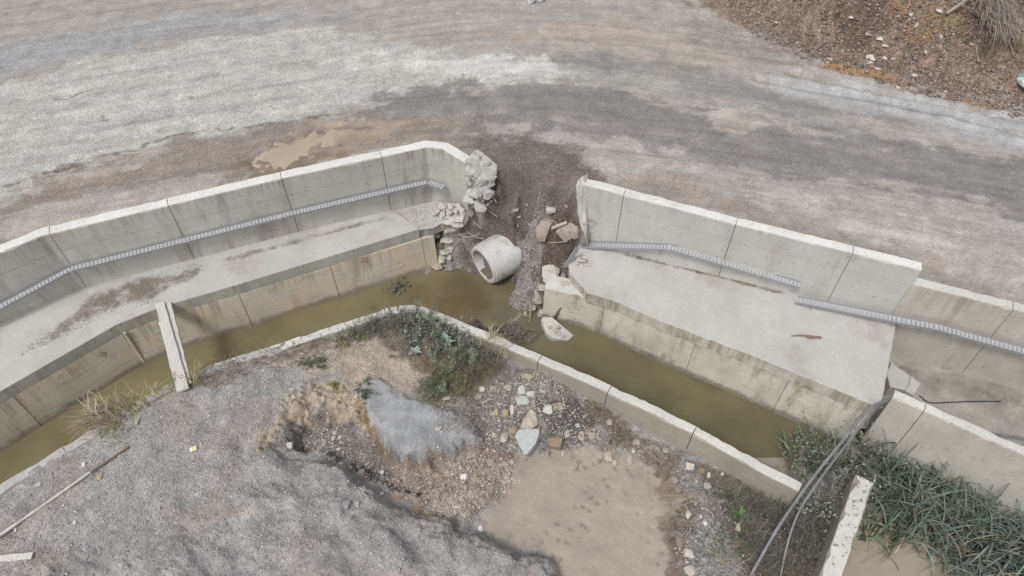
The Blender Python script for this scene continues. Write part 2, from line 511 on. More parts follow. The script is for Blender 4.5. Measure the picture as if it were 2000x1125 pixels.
M['mudwater'] = water_mat('muddy_still_water', 1.0, 0.05, 0.03)
M['paint'] = plain_mat('faded_red_paint', (0.34, 0.20, 0.17), 0.9, 0, 0.2)
M['black'] = plain_mat('black_cable', (0.03, 0.03, 0.032), 0.5)
M['dark'] = plain_mat('dark_rubber', (0.03, 0.03, 0.03), 0.7)
M['white'] = plain_mat('white_plastic', (0.75, 0.75, 0.73), 0.5)
M['yellow'] = plain_mat('pale_yellow_paper', (0.55, 0.5, 0.2), 0.7)
M['teal'] = plain_mat('pale_teal_plastic', (0.22, 0.36, 0.36), 0.5)
M['straw'] = leaf_mat('dry_straw', 0.8)

# ------------------------------------------------------------------ levels and plan lines
Z_TOP, Z_LEDGE_L, Z_LEDGE_R, Z_WATER, Z_NEAR, Z_FLOOR = 0.25, -1.30, -1.20, -2.60, -1.30, -2.12
LW = [PX(-260, 600, Z_TOP), PX(85, 460, Z_TOP), PX(550, 349, Z_TOP), PX(832, 288, Z_TOP), PX(864, 292, Z_TOP), PX(909, 319, Z_TOP)]       # left wall, front top edge
RW = [PX(1141, 361, Z_TOP), PX(1437, 439, Z_TOP), PX(1800, 528, Z_TOP)]
_d = (RW[2] - RW[1]) / np.linalg.norm(RW[2] - RW[1])
W3 = [RW[2] - _d * 0.02, PX(2000, 610, -0.14), PX(2000, 610, -0.14) + _d * 4]
W2_Z = -0.80
W2 = [PX(1744, 776, W2_Z), PX(2000, 889, W2_Z), PX(2000, 889, W2_Z) + (PX(2000, 889, W2_Z) - PX(1744, 776, W2_Z)) / 2.0 * 3]
NWp = [(-260, 1130), (0, 967), (130, 886), (225, 826), (330, 766), (420, 724), (530, 691), (655, 650), (760, 616), (813, 609), (931, 657), (1050, 708), (1180, 764), (1350, 848), (1559, 962)]
NW = [PX(u, v, Z_NEAR) for u, v in NWp]
ST = [PX(1672, 927, Z_NEAR), PX(1601, 1125, Z_NEAR), PX(1601, 1125, Z_NEAR) + (PX(1601, 1125, Z_NEAR) - PX(1672, 927, Z_NEAR)) * 1.2]
LL = [PX(-260, 915, Z_LEDGE_L), PX(10, 758, Z_LEDGE_L), PX(226, 634, Z_LEDGE_L), PX(311, 600, Z_LEDGE_L), PX(458, 557, Z_LEDGE_L), PX(700, 483, Z_LEDGE_L), PX(845, 440, Z_LEDGE_L)]
def ledge_z(x):
    return -1.17 - 0.042 * (6.6 - x)
def PR(u, v):
    z = Z_LEDGE_R
    for _ in range(8): z = float(ledge_z(PX(u, v, z)[0]))
    return P(u, v, z)
RL = [PR(u, v)[:2] for u, v in ((1144, 578), (1191, 584), (1240, 604), (1300, 630), (1500, 706), (1712, 793))]

def offset_line(pts, d):
    """shift a plan line to its left side by d (away from the face that is seen)"""
    pts = [np.asarray(p, float) for p in pts]; out = []
    for i in range(len(pts)):
        ns = []
        for a, b in ((i - 1, i), (i, i + 1)):
            if a >= 0 and b < len(pts):
                e = pts[b] - pts[a]; e /= np.linalg.norm(e); ns.append(np.array([-e[1], e[0]]))
        n = sum(ns); n /= np.linalg.norm(n); n /= max(0.5, n @ ns[0])
        out.append(pts[i] + n * d)
    return out

# ------------------------------------------------------------------ the road, the dirt bank beyond it and the washed-out gap
GAP = [np.array(q) for q in ((-0.95, 11.85), (-1.86, 12.15), (-4.0, 11.43), (-4.0, 7.0), (3.2, 7.0), (2.7, 10.0), (1.8, 10.85), (1.52, 11.15))] + [PX(1136, 358, 0), PX(1080, 345, 0), PX(1010, 338, 0), PX(965, 330, 0)]
gap_ctrl = [(*PX(u, v, z), z) for u, v, z in [
    (950, 318, 0.02), (1010, 326, 0.0), (1080, 335, 0.0), (1140, 345, 0.05), (1185, 355, 0.0), (965, 345, -0.12), (1010, 352, -0.12), (1070, 362, -0.14), (1120, 378, -0.2),
    (955, 390, -0.6), (1000, 395, -0.5), (1050, 395, -0.42), (1100, 405, -0.5), (950, 430, -1.15), (985, 440, -1.15), (1010, 452, -1.35), (1040, 430, -0.95), (1080, 430, -0.85), (1115, 440, -0.95),
    (925, 455, -1.9), (975, 462, -1.62), (1000, 468, -1.5), (1025, 505, -2.2), (1060, 480, -1.5), (1100, 490, -1.5), (1125, 500, -1.6), (905, 480, -2.25), (885, 520, -2.6), (860, 540, -2.8), (1010, 530, -2.4),
    (1045, 520, -2.0), (1040, 560, -2.3), (1010, 565, -2.45), (1000, 590, -2.56), (1035, 598, -2.54), (980, 575, -2.66), (960, 590, -2.9), (930, 575, -3.0), (900, 560, -2.95), (1070, 560, -2.0), (1090, 540, -1.75), (1110, 550, -1.75), (1060, 600, -2.5),
    (1050, 640, -3.1), (980, 625, -3.15), (900, 600, -3.2), (845, 480, -2.1), (868, 445, -1.6), (893, 425, -1.4), (870, 490, -2.3), (800, 560, -3.0)]] + [(0.20, 11.60, -1.36), (0.34, 11.66, -1.2), (0.12, 11.85, -1.2), (0.42, 11.45, -1.22), (0.6, 11.3, -1.40), (0.0, 11.75, -1.40), (0.28, 11.32, -1.42), (0.18, 11.40, -1.45), (0.34, 11.15, -1.6)]
MOUND = [(1330, -20), (1400, 22), (1470, 58), (1560, 104), (1640, 128), (1760, 160), (1850, 185), (2010, 214), (2300, 250), (2400, -80), (1900, -120), (1500, -90), (1330, -50)]
MOUND_W = [PX(u, v, 0) for u, v in MOUND]
PUD = [(498, 305), (520, 292), (560, 284), (575, 272), (610, 258), (640, 262), (636, 280), (610, 292), (580, 305), (556, 322), (530, 332), (512, 322)]
PUD_W = [PX(u, v, 0) for u, v in PUD]

def curve_coords(x, y):
    """across and along the bend that the traffic follows"""
    w = y + 0.33 * (np.sqrt((x - 0.6) ** 2 + 16.0) - 4.0)
    return w, x

PIPE_C = P(943, 519, -2.12); PIPE_A = np.array([0.805, 0.593])

def road_h(x, y):
    w, s = curve_coords(x, y)
    z = 0.02 * fbm(x * 0.5, y * 0.5, 3, 3) + 0.012 * fbm(s * 0.35, w * 5.0, 5, 3) + 0.006 * fbm(x * 4, y * 4, 8, 3)
    far = sstep(30, 90, np.hypot(x, y - 12)); z = z * (1 - far)
    m = sstep(0, 1.6, sdist(MOUND_W, x, y) + 0.25 * fbm(x * 1.3, y * 1.3, 21, 3))
    d1, d2, iv = worley(x * 5.5, y * 5.5, 4)
    e1, e2, ev = worley(x * 13, y * 13, 6)
    rough = 0.16 * fbm(x * 1.5, y * 1.5, 22, 4, 0.6) + 0.11 * (0.6 - d1) * (iv > 0.35) + 0.045 * (0.6 - e1)
    hgt = 0.28 + 0.16 * np.clip(y - 15, 0, 6) + 0.1 * np.clip(x - 8, 0, 5)
    z = z + m * (hgt * sstep(0.3, 1.0, m) + rough)
    # churned strip at the foot of the bank
    ch = sstep(-1.6, -0.2, sdist(MOUND_W, x, y)) * (1 - m)
    z = z + ch * 0.05 * fbm(x * 3.2, y * 3.2, 33, 4, 0.6)
    # wheel ruts curving along the right side
    for rut, depth in (([(1480, 155), (1600, 178), (1720, 197), (1850, 222), (2000, 262)], 0.06), ([(1540, 142), (1700, 178), (1850, 205), (2020, 240)], 0.05), ([(1590, 126), (1680, 146), (1760, 160)], 0.14)):
        ln = [PX(u, v, 0) for u, v in rut]
        d = line_dist(ln, x, y)
        z = z - depth * np.exp(-(d / 0.10) ** 2) + depth * 0.5 * np.exp(-((d - 0.22) / 0.09) ** 2)
    # small potholes and the puddle hollow
    for u, v, r, dp in ((135, 188, 0.35, 0.05), (290, 282, 0.6, 0.02), (205, 232, 0.1, 0.04), (380, 188, 0.09, 0.04), (1425, 235, 0.5, 0.04), (700, 145, 0.4, 0.03)):
        c = PX(u, v, 0); z = z - dp * np.exp(-((x - c[0]) ** 2 + ((y - c[1]) * 1.6) ** 2) / (r * r))
    pm = sstep(-0.35, 0.15, sdist(PUD_W, x, y) + 0.22 * fbm(x * 2.6, y * 2.6, 41, 5, 0.62))
    z = z * (1 - pm) + pm * (-0.034 + 0.008 * fbm(x * 5, y * 5, 44, 3))
    z = z - 0.17 * (1 - sstep(0.25, 1.3, line_dist(W3, x, y))) * sstep(RW[2][0] - 0.3, RW[2][0] + 0.3, x)
    # the gap where the wall is gone: loose gravel sliding to the water
    gm = sstep(-0.32, 0.22, sdist(GAP, x, y))
    zg = shepard(gap_ctrl, x, y, 4.0)
    dd1, dd2, div = worley(x * 9, y * 9, 61)
    zg = zg + 0.08 * fbm(x * 2.2, y * 2.2, 51, 4, 0.6) + 0.03 * (0.5 - dd1) * (div > 0.5)
    lx = (x - PIPE_C[0]) * PIPE_A[0] + (y - PIPE_C[1]) * PIPE_A[1]; la = -(x - PIPE_C[0]) * PIPE_A[1] + (y - PIPE_C[1]) * PIPE_A[0]
    cap = np.interp(lx, [-0.8, 0.1, 0.4, 0.68, 0.95], [-2.85, -2.70, -2.3, -1.50, 1.0]) + 1.1 * np.maximum(0, np.abs(la) - 0.62) + 0.5 * np.maximum(0, la) - 1.1 * np.clip(-la, 0, .62) + 2.2 * np.maximum(0, -la - 0.58)
    zg = np.minimum(zg, np.interp(x, [-1.35, -0.95], [-1.8, 0.5]))
    zg = np.minimum(zg, cap + 0.03 * fbm(x * 5, y * 5, 57, 3))
    return z * (1 - gm) + zg * gm

def paint(col, gv, x, y, zones):
    for i, (poly, zp, rgb, soft, warp, op, g) in enumerate(zones):
        pw = [PX(u, v, zp) for u, v in poly]
        sd = sdist(pw, x, y)
        w, s = curve_coords(x, y)
        nz = fbm(x * 1.4, y * 1.4, 100 + 3 * i, 6, 0.66) * warp * .65 + fbm(s * 0.7, w * 2.0, 101 + 3 * i, 6, 0.68) * warp * 0.6
        m = (sstep(-soft * .6, soft * .6, sd + nz) * op)[:, None]
        col = col * (1 - m) + np.array(S(*rgb)) * m
        if g is not None: gv = gv * (1 - m[:, 0]) + g * m[:, 0]
    return col, gv

ROAD_ZONES = [
    # outline in the photograph, its level, its colour, softness, raggedness, cover, graininess
    ([(-400, -60), (420, -40), (330, 22), (150, 45), (0, 80), (-400, 190)], 0, (164, 158, 154), .4, .5, .8, .6),
    ([(-400, 190), (0, 92), (250, 42), (420, 22), (600, 25), (700, 40), (500, 50), (330, 76), (150, 112), (0, 150), (-400, 260)], 0, (160, 161, 163), .3, .35, .85, .8),
    ([(-400, 300), (0, 168), (200, 112), (420, 76), (640, 58), (800, 84), (900, 104), (1050, 114), (1112, 143), (1060, 160), (900, 162), (820, 196), (700, 206), (600, 232), (470, 246), (330, 262), (200, 310), (80, 350), (0, 385), (-400, 540)], 0, (189, 187, 183), .22, .45, .95, .9),
    ([(640, 118), (840, 118), (950, 108), (1050, 116), (1110, 144), (1060, 158), (930, 158), (820, 140)], 0, (208, 207, 203), .16, .4, .85, .6),
    ([(660, 232), (700, 206), (850, 168), (1000, 164), (1180, 166), (1500, 238), (1800, 280), (2400, 380), (2400, 500), (2000, 425), (1700, 352), (1450, 332), (1200, 272), (1000, 242), (780, 232)], 0, (131, 128, 126), .35, .6, .85, .6),
    ([(1060, 100), (1300, 108), (1560, 190), (1760, 232), (1620, 248), (1400, 205), (1200, 160)], 0, (138, 136, 134), .3, .5, .7, .5),
    ([(900, 60), (1200, 30), (1330, 60), (1500, 110), (1470, 140), (1250, 110), (1000, 80)], 0, (172, 163, 154), .3, .5, .8, .5),
    ([(1000, 150), (1120, 128), (1300, 150), (1440, 200), (1700, 250), (1500, 220), (1250, 170)], 0, (172, 169, 165), .14, .5, .5, .6),
    ([(1360, 225), (1420, 215), (1480, 232), (1500, 245), (1440, 262), (1390, 250)], 0, (182, 174, 165), .12, .25, .8, .4),
    ([(-400, 500), (0, 402), (100, 346), (220, 302), (330, 270), (480, 255), (620, 235), (820, 222), (940, 240), (960, 300), (880, 290), (640, 292), (560, 332), (460, 352), (300, 368), (200, 372), (100, 402), (20, 424), (-400, 580)], 0, (147, 138, 130), .18, .5, .95, .8),
    ([(600, 240), (760, 232), (820, 240), (800, 252), (650, 262)], 0, (165, 152, 138), .12, .25, .8, .3),
    ([(120, 340), (240, 310), (330, 292), (250, 330), (160, 352)], 0, (172, 164, 157), .08, .3, .8, .5),
    ([(222, 282), (280, 268), (330, 270), (318, 285), (250, 302), (228, 298)], 0, (182, 179, 172), .05, .08, .95, .3),
    ([(470, 315), (560, 272), (610, 245), (720, 252), (660, 305), (560, 345), (490, 345)], 0, (136, 122, 108), .15, .35, .85, .3),
    ([(560, 284), (610, 255), (700, 250), (760, 262), (660, 292), (580, 310)], 0, (170, 154, 134), .1, .3, .8, .2),
    ([(-400, 620), (0, 425), (200, 378), (350, 345), (432, 340), (420, 366), (200, 428), (80, 448), (0, 474), (-400, 700)], 0, (174, 168, 162), .2, .35, .85, .6),
    ([(960, 292), (1060, 285), (1190, 310), (1300, 345), (1200, 340), (1050, 322), (970, 318)], 0, (180, 174, 167), .15, .4, .75, .5),
    ([(1445, 360), (1560, 380), (1700, 428), (1900, 500), (1980, 545), (1840, 505), (1640, 440), (1490, 395)], 0, (186, 180, 174), .15, .45, .8, .5),
    ([(1640, 380), (1740, 400), (1900, 462), (1800, 440)], 0, (184, 178, 172), .15, .35, .7, .5),
    ([(1150, 330), (1350, 345), (1500, 410), (1800, 500), (2000, 570), (2000, 605), (1800, 520), (1500, 430), (1200, 365)], 0, (156, 146, 138), .2, .35, .75, .7),
    ([(1480, 150), (1640, 168), (1760, 182), (2000, 232), (2300, 300), (2300, 380), (2000, 300), (1800, 245), (1560, 195)], 0, (174, 175, 176), .2, .35, .8, .5),
    ([(u, v) for u, v in MOUND], 0, (148, 128, 114), .35, .8, .95, 1.0),
    ([(1300, 30), (1420, 40), (1520, 80), (1600, 120), (1500, 130), (1380, 90)], 0, (150, 143, 137), .3, .5, .6, .9),
    ([(1720, 45), (1840, 40), (1880, 80), (1850, 120), (1760, 115), (1700, 80)], 0, (152, 126, 96), .3, .5, .9, .9),
    ([(1600, 60), (1700, 40), (1720, 90), (1650, 110)], 0, (112, 95, 86), .3, .5, .8, 1.0),
    ([(1850, 20), (2000, 0), (2000, 130), (1900, 110)], 0, (112, 100, 90), .3, .5, .8, 1.0),
    ([(1575, 124), (1660, 128), (1750, 152), (1762, 162), (1660, 150)], 0, (158, 122, 84), .08, .15, .9, .4),
    ([(1830, 190), (1950, 205), (1952, 214), (1880, 204)], 0, (165, 122, 80), .06, .1, .85, .4),
    ([(930, 325), (1000, 320), (1136, 345), (1160, 470), (1120, 570), (1040, 640), (960, 620), (860, 580), (820, 480), (900, 400)], -0.8, (118, 109, 103), .45, .5, 1.0, 1.0),
    ([(985, 560), (1020, 500), (1060, 470), (1060, 520), (1040, 590), (1000, 598)], -2.0, (158, 152, 147), .12, .3, .55, 1.0),
    ([(1060, 450), (1120, 440), (1130, 490), (1080, 500), (1050, 480)], -1.2, (92, 80, 72), .12, .15, .8, .6),
]

def road_c(x, y):
    w, s = curve_coords(x, y)
    base = np.array(S(168, 163, 158)); col = np.tile(base, (len(x), 1)); gv = np.full(len(x), 0.6)
    col, gv = paint(col, gv, x, y, ROAD_ZONES)
    inroad = 1 - sstep(-0.3, 0.4, sdist(MOUND_W, x, y)); gap = sstep(0, 0.3, sdist(GAP, x, y))
    st = fbm(s * 0.22 + 0.3 * noise(w, s * .4, 90), w * 2.6, 70, 5, 0.62)
    st2 = fbm(s * 0.9, w * 4.5, 77, 5, 0.65)
    f = 1 + inroad * (1 - gap) * (0.09 * st + 0.08 * st2) + 0.11 * fbm(x * 1.9, y * 1.9, 80, 6, 0.72)
    dry = sstep(0.25, 0.7, fbm(s * 0.3, w * 1.7, 85, 5, 0.6))[:, None] * 0.16 * (inroad * (1 - gap))[:, None]
    col = col * np.clip(f, 0.5, 1.6)[:, None]
    col = col * (1 - dry) + np.array(S(186, 178, 170)) * dry
    wet = sstep(0.3, 0.75, fbm(s * 0.28 + 9, w * 2.0, 88, 5, 0.6))[:, None] * 0.2 * (inroad * (1 - gap))[:, None]
    col = col * (1 - wet) + np.array(S(128, 119, 112)) * wet
    # clods and roots of the bank in their own browns
    mm = (1 - inroad)
    d1, d2, iv = worley(x * 9, y * 9, 91)
    col = col * (1 + mm * (0.5 * (iv - 0.5) + 0.22 * fbm(x * 6, y * 6, 93, 3)))[:, None]
    # cracked broken edge of the old surface and two small dark splits
    for pts, wd in (([(0, 372), (90, 340), (200, 302), (280, 284), (330, 266), (430, 250), (560, 236), (640, 224)], 0.035), ([(110, 190), (135, 188), (160, 182)], 0.05), ([(203, 228), (207, 236)], 0.045), ([(377, 195), (382, 185)], 0.04), ([(520, 212), (590, 205)], 0.02)):
        ln = [PX(u, v, 0) for u, v in pts]
        d = line_dist(ln, x + 0.10 * fbm(x * 3, y * 3, 95, 4), y + 0.16 * fbm(x * 2.5, y * 2.5, 96, 4))
        k = (np.exp(-(d / wd) ** 2) * 0.75 * sstep(-0.3, 0.15, fbm(x * 1.5, y * 1.5, 97, 3)))[:, None]
        col = col * (1 - k) + np.array(S(84, 78, 72)) * k
    tr = 0
    for w0, wd, a in ((14.1, .13, .22), (14.55, .10, .16), (15.6, .16, .2), (16.05, .12, .16), (13.3, .14, .14), (12.75, .10, .16), (17.2, .2, .16), (17.7, .12, .14), (18.3, .15, .15)):
        d = np.abs(w - w0 - 0.35 * noise(s * 0.12, s * 0 + w0, 98))
        tr = tr + 1.7 * a * (np.exp(-(d / (wd * .7)) ** 2) - .35 * np.exp(-((d - wd * 1.3) / (wd * .5)) ** 2)) * sstep(-0.2, 0.5, noise(s * 0.25, s * 0 + 3 * w0, 99) + .4 * fbm(s, w * 3, 94, 3))
    tr = (np.clip(tr, 0, .6) * inroad * (1 - gap))[:, None]
    col = col * (1 - tr) + np.array(S(118, 114, 112)) * tr
    gv = np.where(inroad * (1 - gap) > .5, gv * 0.55, gv)
    return np.clip(col, 0.01, 0.8), np.clip(gv, 0, 1.2)

def axis(segs):
    out = []
    for a, b, st in segs: out.append(np.arange(a, b, st))
    out.append([segs[-1][1]])
    return np.unique(np.concatenate(out).round(4))

def grow(a, st, end, f=1.25):
    out = []; x = a
    while abs(x) < abs(end):
        out.append(x); x += math.copysign(st, end); st *= f
    out.append(end); return np.array(out)

LWc, RWc, W3c = offset_line(LW, 0.13), offset_line(RW, 0.11), offset_line(W3, 0.11)
road_poly = [(-400, LWc[0][1] - 150)] + [tuple(p) for p in LWc] + [(-1.10, 11.85), (-1.5, 11.95), (-2.6, 11.55), (-2.6, 10.9), tuple(PX(836, 505, -2.4)), tuple(PX(828, 560, -2.9)), tuple(PX(850, 640, -2.9)), tuple(PX(1000, 680, -2.9)), tuple(PX(1100, 640, -2.9)), tuple(PX(1100, 580, -2.0)), tuple(PX(1150, 540, -1.3)), tuple(PX(1150, 470, -1.2))] + [tuple(p) for p in RWc] + [tuple(p) for p in W3c] + [(400, W3c[-1][1] - 150), (400, 400), (-400, 400)]
xs = np.unique(np.concatenate([grow(-15.5, 0.3, -390), axis([(-15.5, -2.3, 0.05), (-2.3, 2.6, 0.028), (2.6, 15.5, 0.05)]), grow(15.5, 0.3, 390)]))
ys = np.unique(np.concatenate([grow(8.0, 0.5, 0.0)[::-1] * 0 + 8.0, axis([(8.0, 12.7, 0.03), (12.7, 20.2, 0.05)]), grow(20.2, 0.3, 390)]))
ys = np.unique(np.concatenate([np.linspace(-150, 8, 40), ys]))
road = grid_sheet('road', xs, ys, road_h, road_c, lambda x, y: inside(road_poly, x, y), M['road'])
tag(road, 'pale dusty gravel road bending past the broken canal wall', kind='structure')

# ------------------------------------------------------------------ the near bank
near_ctrl = [(*PX(u, v, z), z) for u, v, z in [
    (-200, 1150, -1.30), (0, 1000, -1.30), (140, 892, -1.31), (240, 835, -1.28), (330, 780, -1.28), (420, 742, -1.30), (530, 705, -1.30), (650, 668, -1.32), (740, 640, -1.33), (815, 628, -1.34),
    (0, 1125, -1.22), (150, 1000, -1.25), (300, 1000, -1.22), (500, 800, -1.30), (400, 900, -1.26), (520, 900, -1.28), (550, 1000, -1.22), (620, 940, -1.30), (400, 1125, -1.12), (600, 1100, -1.15), (660, 935, -1.34), (700, 985, -1.38), (700, 1050, -1.28), (800, 1030, -1.45), (850, 1080, -1.40), (920, 1075, -1.55), (960, 1110, -1.5), (1050, 1120, -1.62), (860, 1035, -1.55), (640, 990, -1.25), (760, 1080, -1.3),
    (440, 760, -1.30), (600, 700, -1.36), (700, 690, -1.40), (700, 720, -1.42), (800, 690, -1.42), (880, 720, -1.5), (880, 775, -1.52), (950, 700, -1.45), (960, 740, -1.55), (560, 740, -1.34),
    (620, 765, -1.36), (570, 790, -1.36), (690, 775, -1.42), (725, 820, -1.48), (690, 835, -1.5), (545, 840, -1.4), (510, 880, -1.40), (720, 855, -1.6),
    (600, 820, -1.62), (650, 830, -1.68), (600, 865, -1.64), (560, 880, -1.5), (690, 880, -1.80), (740, 915, -1.88), (760, 905, -1.86), (800, 945, -1.88), (720, 935, -1.86), (850, 985, -1.9), (900, 1015, -1.95),
    (730, 770, -1.44), (770, 800, -1.43), (840, 820, -1.47), (900, 830, -1.55), (930, 850, -1.62), (830, 870, -1.52), (780, 880, -1.55), (870, 860, -1.58),
    (800, 920, -1.88), (850, 905, -1.86), (900, 890, -1.84), (950, 900, -1.88), (930, 950, -1.86), (860, 940, -1.82), (900, 980, -1.84), (820, 965, -1.9),
    (980, 880, -1.9), (1000, 930, -1.98), (960, 1000, -2.0), (940, 1015, -2.0), (1000, 1040, -2.0), (1080, 1000, -2.0), (1100, 900, -1.98), (1150, 950, -2.0), (1200, 1000, -2.0), (1250, 940, -2.0), (1270, 1050, -2.0), (1290, 1000, -1.99), (1200, 1090, -2.0), (1110, 1080, -2.0), (1150, 1125, -2.0), (1290, 1120, -1.99), (1200, 900, -1.97), (1070, 1060, -2.0), (1200, 1250, -2.0), (1050, 950, -2.0),
    (970, 790, -1.66), (1000, 800, -1.74), (1050, 790, -1.70), (1100, 790, -1.66), (1050, 735, -1.56), (1100, 755, -1.66), (1140, 790, -1.74), (1180, 830, -1.84), (1030, 850, -1.86), (1100, 860, -1.92), (1240, 860, -1.90), (1300, 890, -1.90), (1400, 930, -1.90), (1500, 965, -1.92), (950, 850, -1.78),
    (1325, 950, -1.84), (1330, 1010, -1.84), (1340, 1070, -1.82), (1335, 1125, -1.8), (1380, 1000, -1.78), (1400, 1125, -1.74), (1440, 1060, -1.78), (1500, 1050, -1.85), (1560, 1000, -1.95), (1560, 1125, -1.9), (1600, 985, -2.1), (1640, 960, -2.3), (1600, 1060, -2.0), (1350, 905, -1.84), (1480, 1250, -1.8)]]
POND = [(1000, 892), (1050, 880), (1100, 868), (1170, 890), (1240, 905), (1300, 930), (1318, 990), (1312, 1060), (1318, 1180), (1095, 1180), (1085, 1100), (1050, 1068), (960, 1045), (932, 1030), (940, 1000), (985, 960), (1010, 930)]
POND_W = [PX(u, v, -2.0) for u, v in POND]
CLAY = [(556, 778), (600, 752), (650, 746), (700, 768), (730, 800), (738, 850), (700, 850), (660, 812), (606, 815), (560, 845), (520, 885), (490, 888), (496, 868), (530, 838), (550, 805)]
CLAY_W = [PX(u, v, -1.42) for u, v in CLAY]
CLODS = [(740, 925), (860, 905), (990, 880), (1012, 940), (985, 970), (930, 1000), (905, 1025), (840, 990), (780, 955)]
CLODS_W = [PX(u, v, -1.85) for u, v in CLODS]

SHALE_W = [PX(u, v, -1.45) for u, v in ((698, 757), (740, 740), (775, 768), (832, 790), (920, 808), (936, 846), (862, 884), (792, 897), (752, 856), (718, 808))]
PIT_W = [PX(u, v, -1.7) for u, v in ((575, 850), (612, 820), (660, 822), (705, 862), (745, 908), (800, 925), (850, 940), (820, 965), (760, 945), (690, 908), (630, 884), (570, 885))]
HEAP_W = [PX(u, v, -1.3) for u, v in ((430, 915), (500, 898), (560, 888), (630, 897), (688, 922), (740, 966), (830, 1008), (905, 1036), (960, 1052), (1050, 1082), (1085, 1110), (1085, 1400), (-600, 1400), (-100, 1100), (250, 1010))]

def near_h(x, y):
    wx = x + 0.10 * fbm(x * 2.4, y * 2.4, 201, 4); wy = y + 0.10 * fbm(x * 2.4, y * 2.4, 205, 4)
    z = shepard(near_ctrl, wx, wy, 5.0)
    pm = sstep(-0.12, 0.12, sdist(POND_W, x, y) + 0.15 * fbm(x * 2.6, y * 2.6, 211, 5, .62))
    d1, d2, iv = worley(x * 4.6, y * 4.6, 221); e1, e2, ev = worley(x * 12, y * 12, 225)
    cm = sstep(-0.10, 0.10, sdist(CLAY_W, x, y) + 0.08 * fbm(x * 4, y * 4, 228, 3))
    km = sstep(-0.10, 0.10, sdist(CLODS_W, x, y) + 0.08 * fbm(x * 4, y * 4, 229, 3))
    z = z + (1 - pm) * (0.035 * fbm(x * 1.6, y * 1.6, 231, 5, 0.58) + 0.008 * fbm(x * 14, y * 14, 235, 3))
    f1, f2, fv = worley(x * 7.5 + .3 * noise(x * 5, y * 5, 237), y * 7.5, 238)
    z = z + cm * (0.20 * np.minimum(f2 - f1, 0.5) * (0.4 + fv) + 0.05 * (0.5 - e1) - 0.04) + km * (0.05 * (0.5 - e1) * (ev > 0.3) + 0.05 * fbm(x * 3, y * 3, 239, 3))
    # the pond floor: nearly flat silt with foot and hoof dents
    g1, g2, gvv = worley(x * 6.5 + .5 * noise(x * 3, y * 3, 246), y * 5.2, 241)
    dents = -0.045 * np.exp(-(g1 / 0.22) ** 2) * (gvv > 0.4) * sstep(-0.35, 0.3, fbm(x * 0.9, y * 0.9, 243, 3))
    z = z * (1 - pm) + pm * (-2.0 + dents + 0.012 * fbm(x * 2, y * 2, 245, 4))
    # the blue-grey clay block stands proud, the gully is cut sharply, the grey heap ends in a low step
    jag = 0.07 * fbm(x * 5, y * 5, 248, 4, 0.6)
    sh = sstep(-0.07, 0.10, sdist(SHALE_W, x, y) + jag)
    plane = -1.30 - 0.11 * (x - SHALE_W[0][0]) + 0.07 * np.abs(fbm(x * 1.1, y * 1.1, 249, 4, .45))
    z = z * (1 - sh) + np.maximum(z, plane) * sh
    z = z - 0.22 * sstep(-0.05, 0.10, sdist(PIT_W, x, y) + jag * 1.3) * (1 - sh)
    z = z + 0.10 * sstep(-0.05, 0.10, sdist(HEAP_W, x, y) + jag * 1.6) * (1 - pm) * sstep(-5.0, -3.3, x)
    r = fbm((x * 0.8 - y * 0.6) * 0.45, (x * 0.6 + y * 0.8) * 1.5, 251, 4, 0.55)
    hm = sstep(0.0, 0.5, sdist(HEAP_W, x, y))
    z = z - hm * 0.07 * sstep(0.0, 0.7, r) + hm * (0.028 * fbm(x * 2.2, y * 2.2, 253, 5, 0.6) + 0.07 * fbm(x * .8, y * .8, 255, 3))
    # keep the soil under the top of the canal wall near its edge
    dw = line_dist(NW, x, y)
    cap = Z_NEAR - 0.01 + 0.35 * dw + 0.02 * fbm(x * 2, y * 2, 261, 2)
    return np.minimum(z, np.maximum(cap, -3))

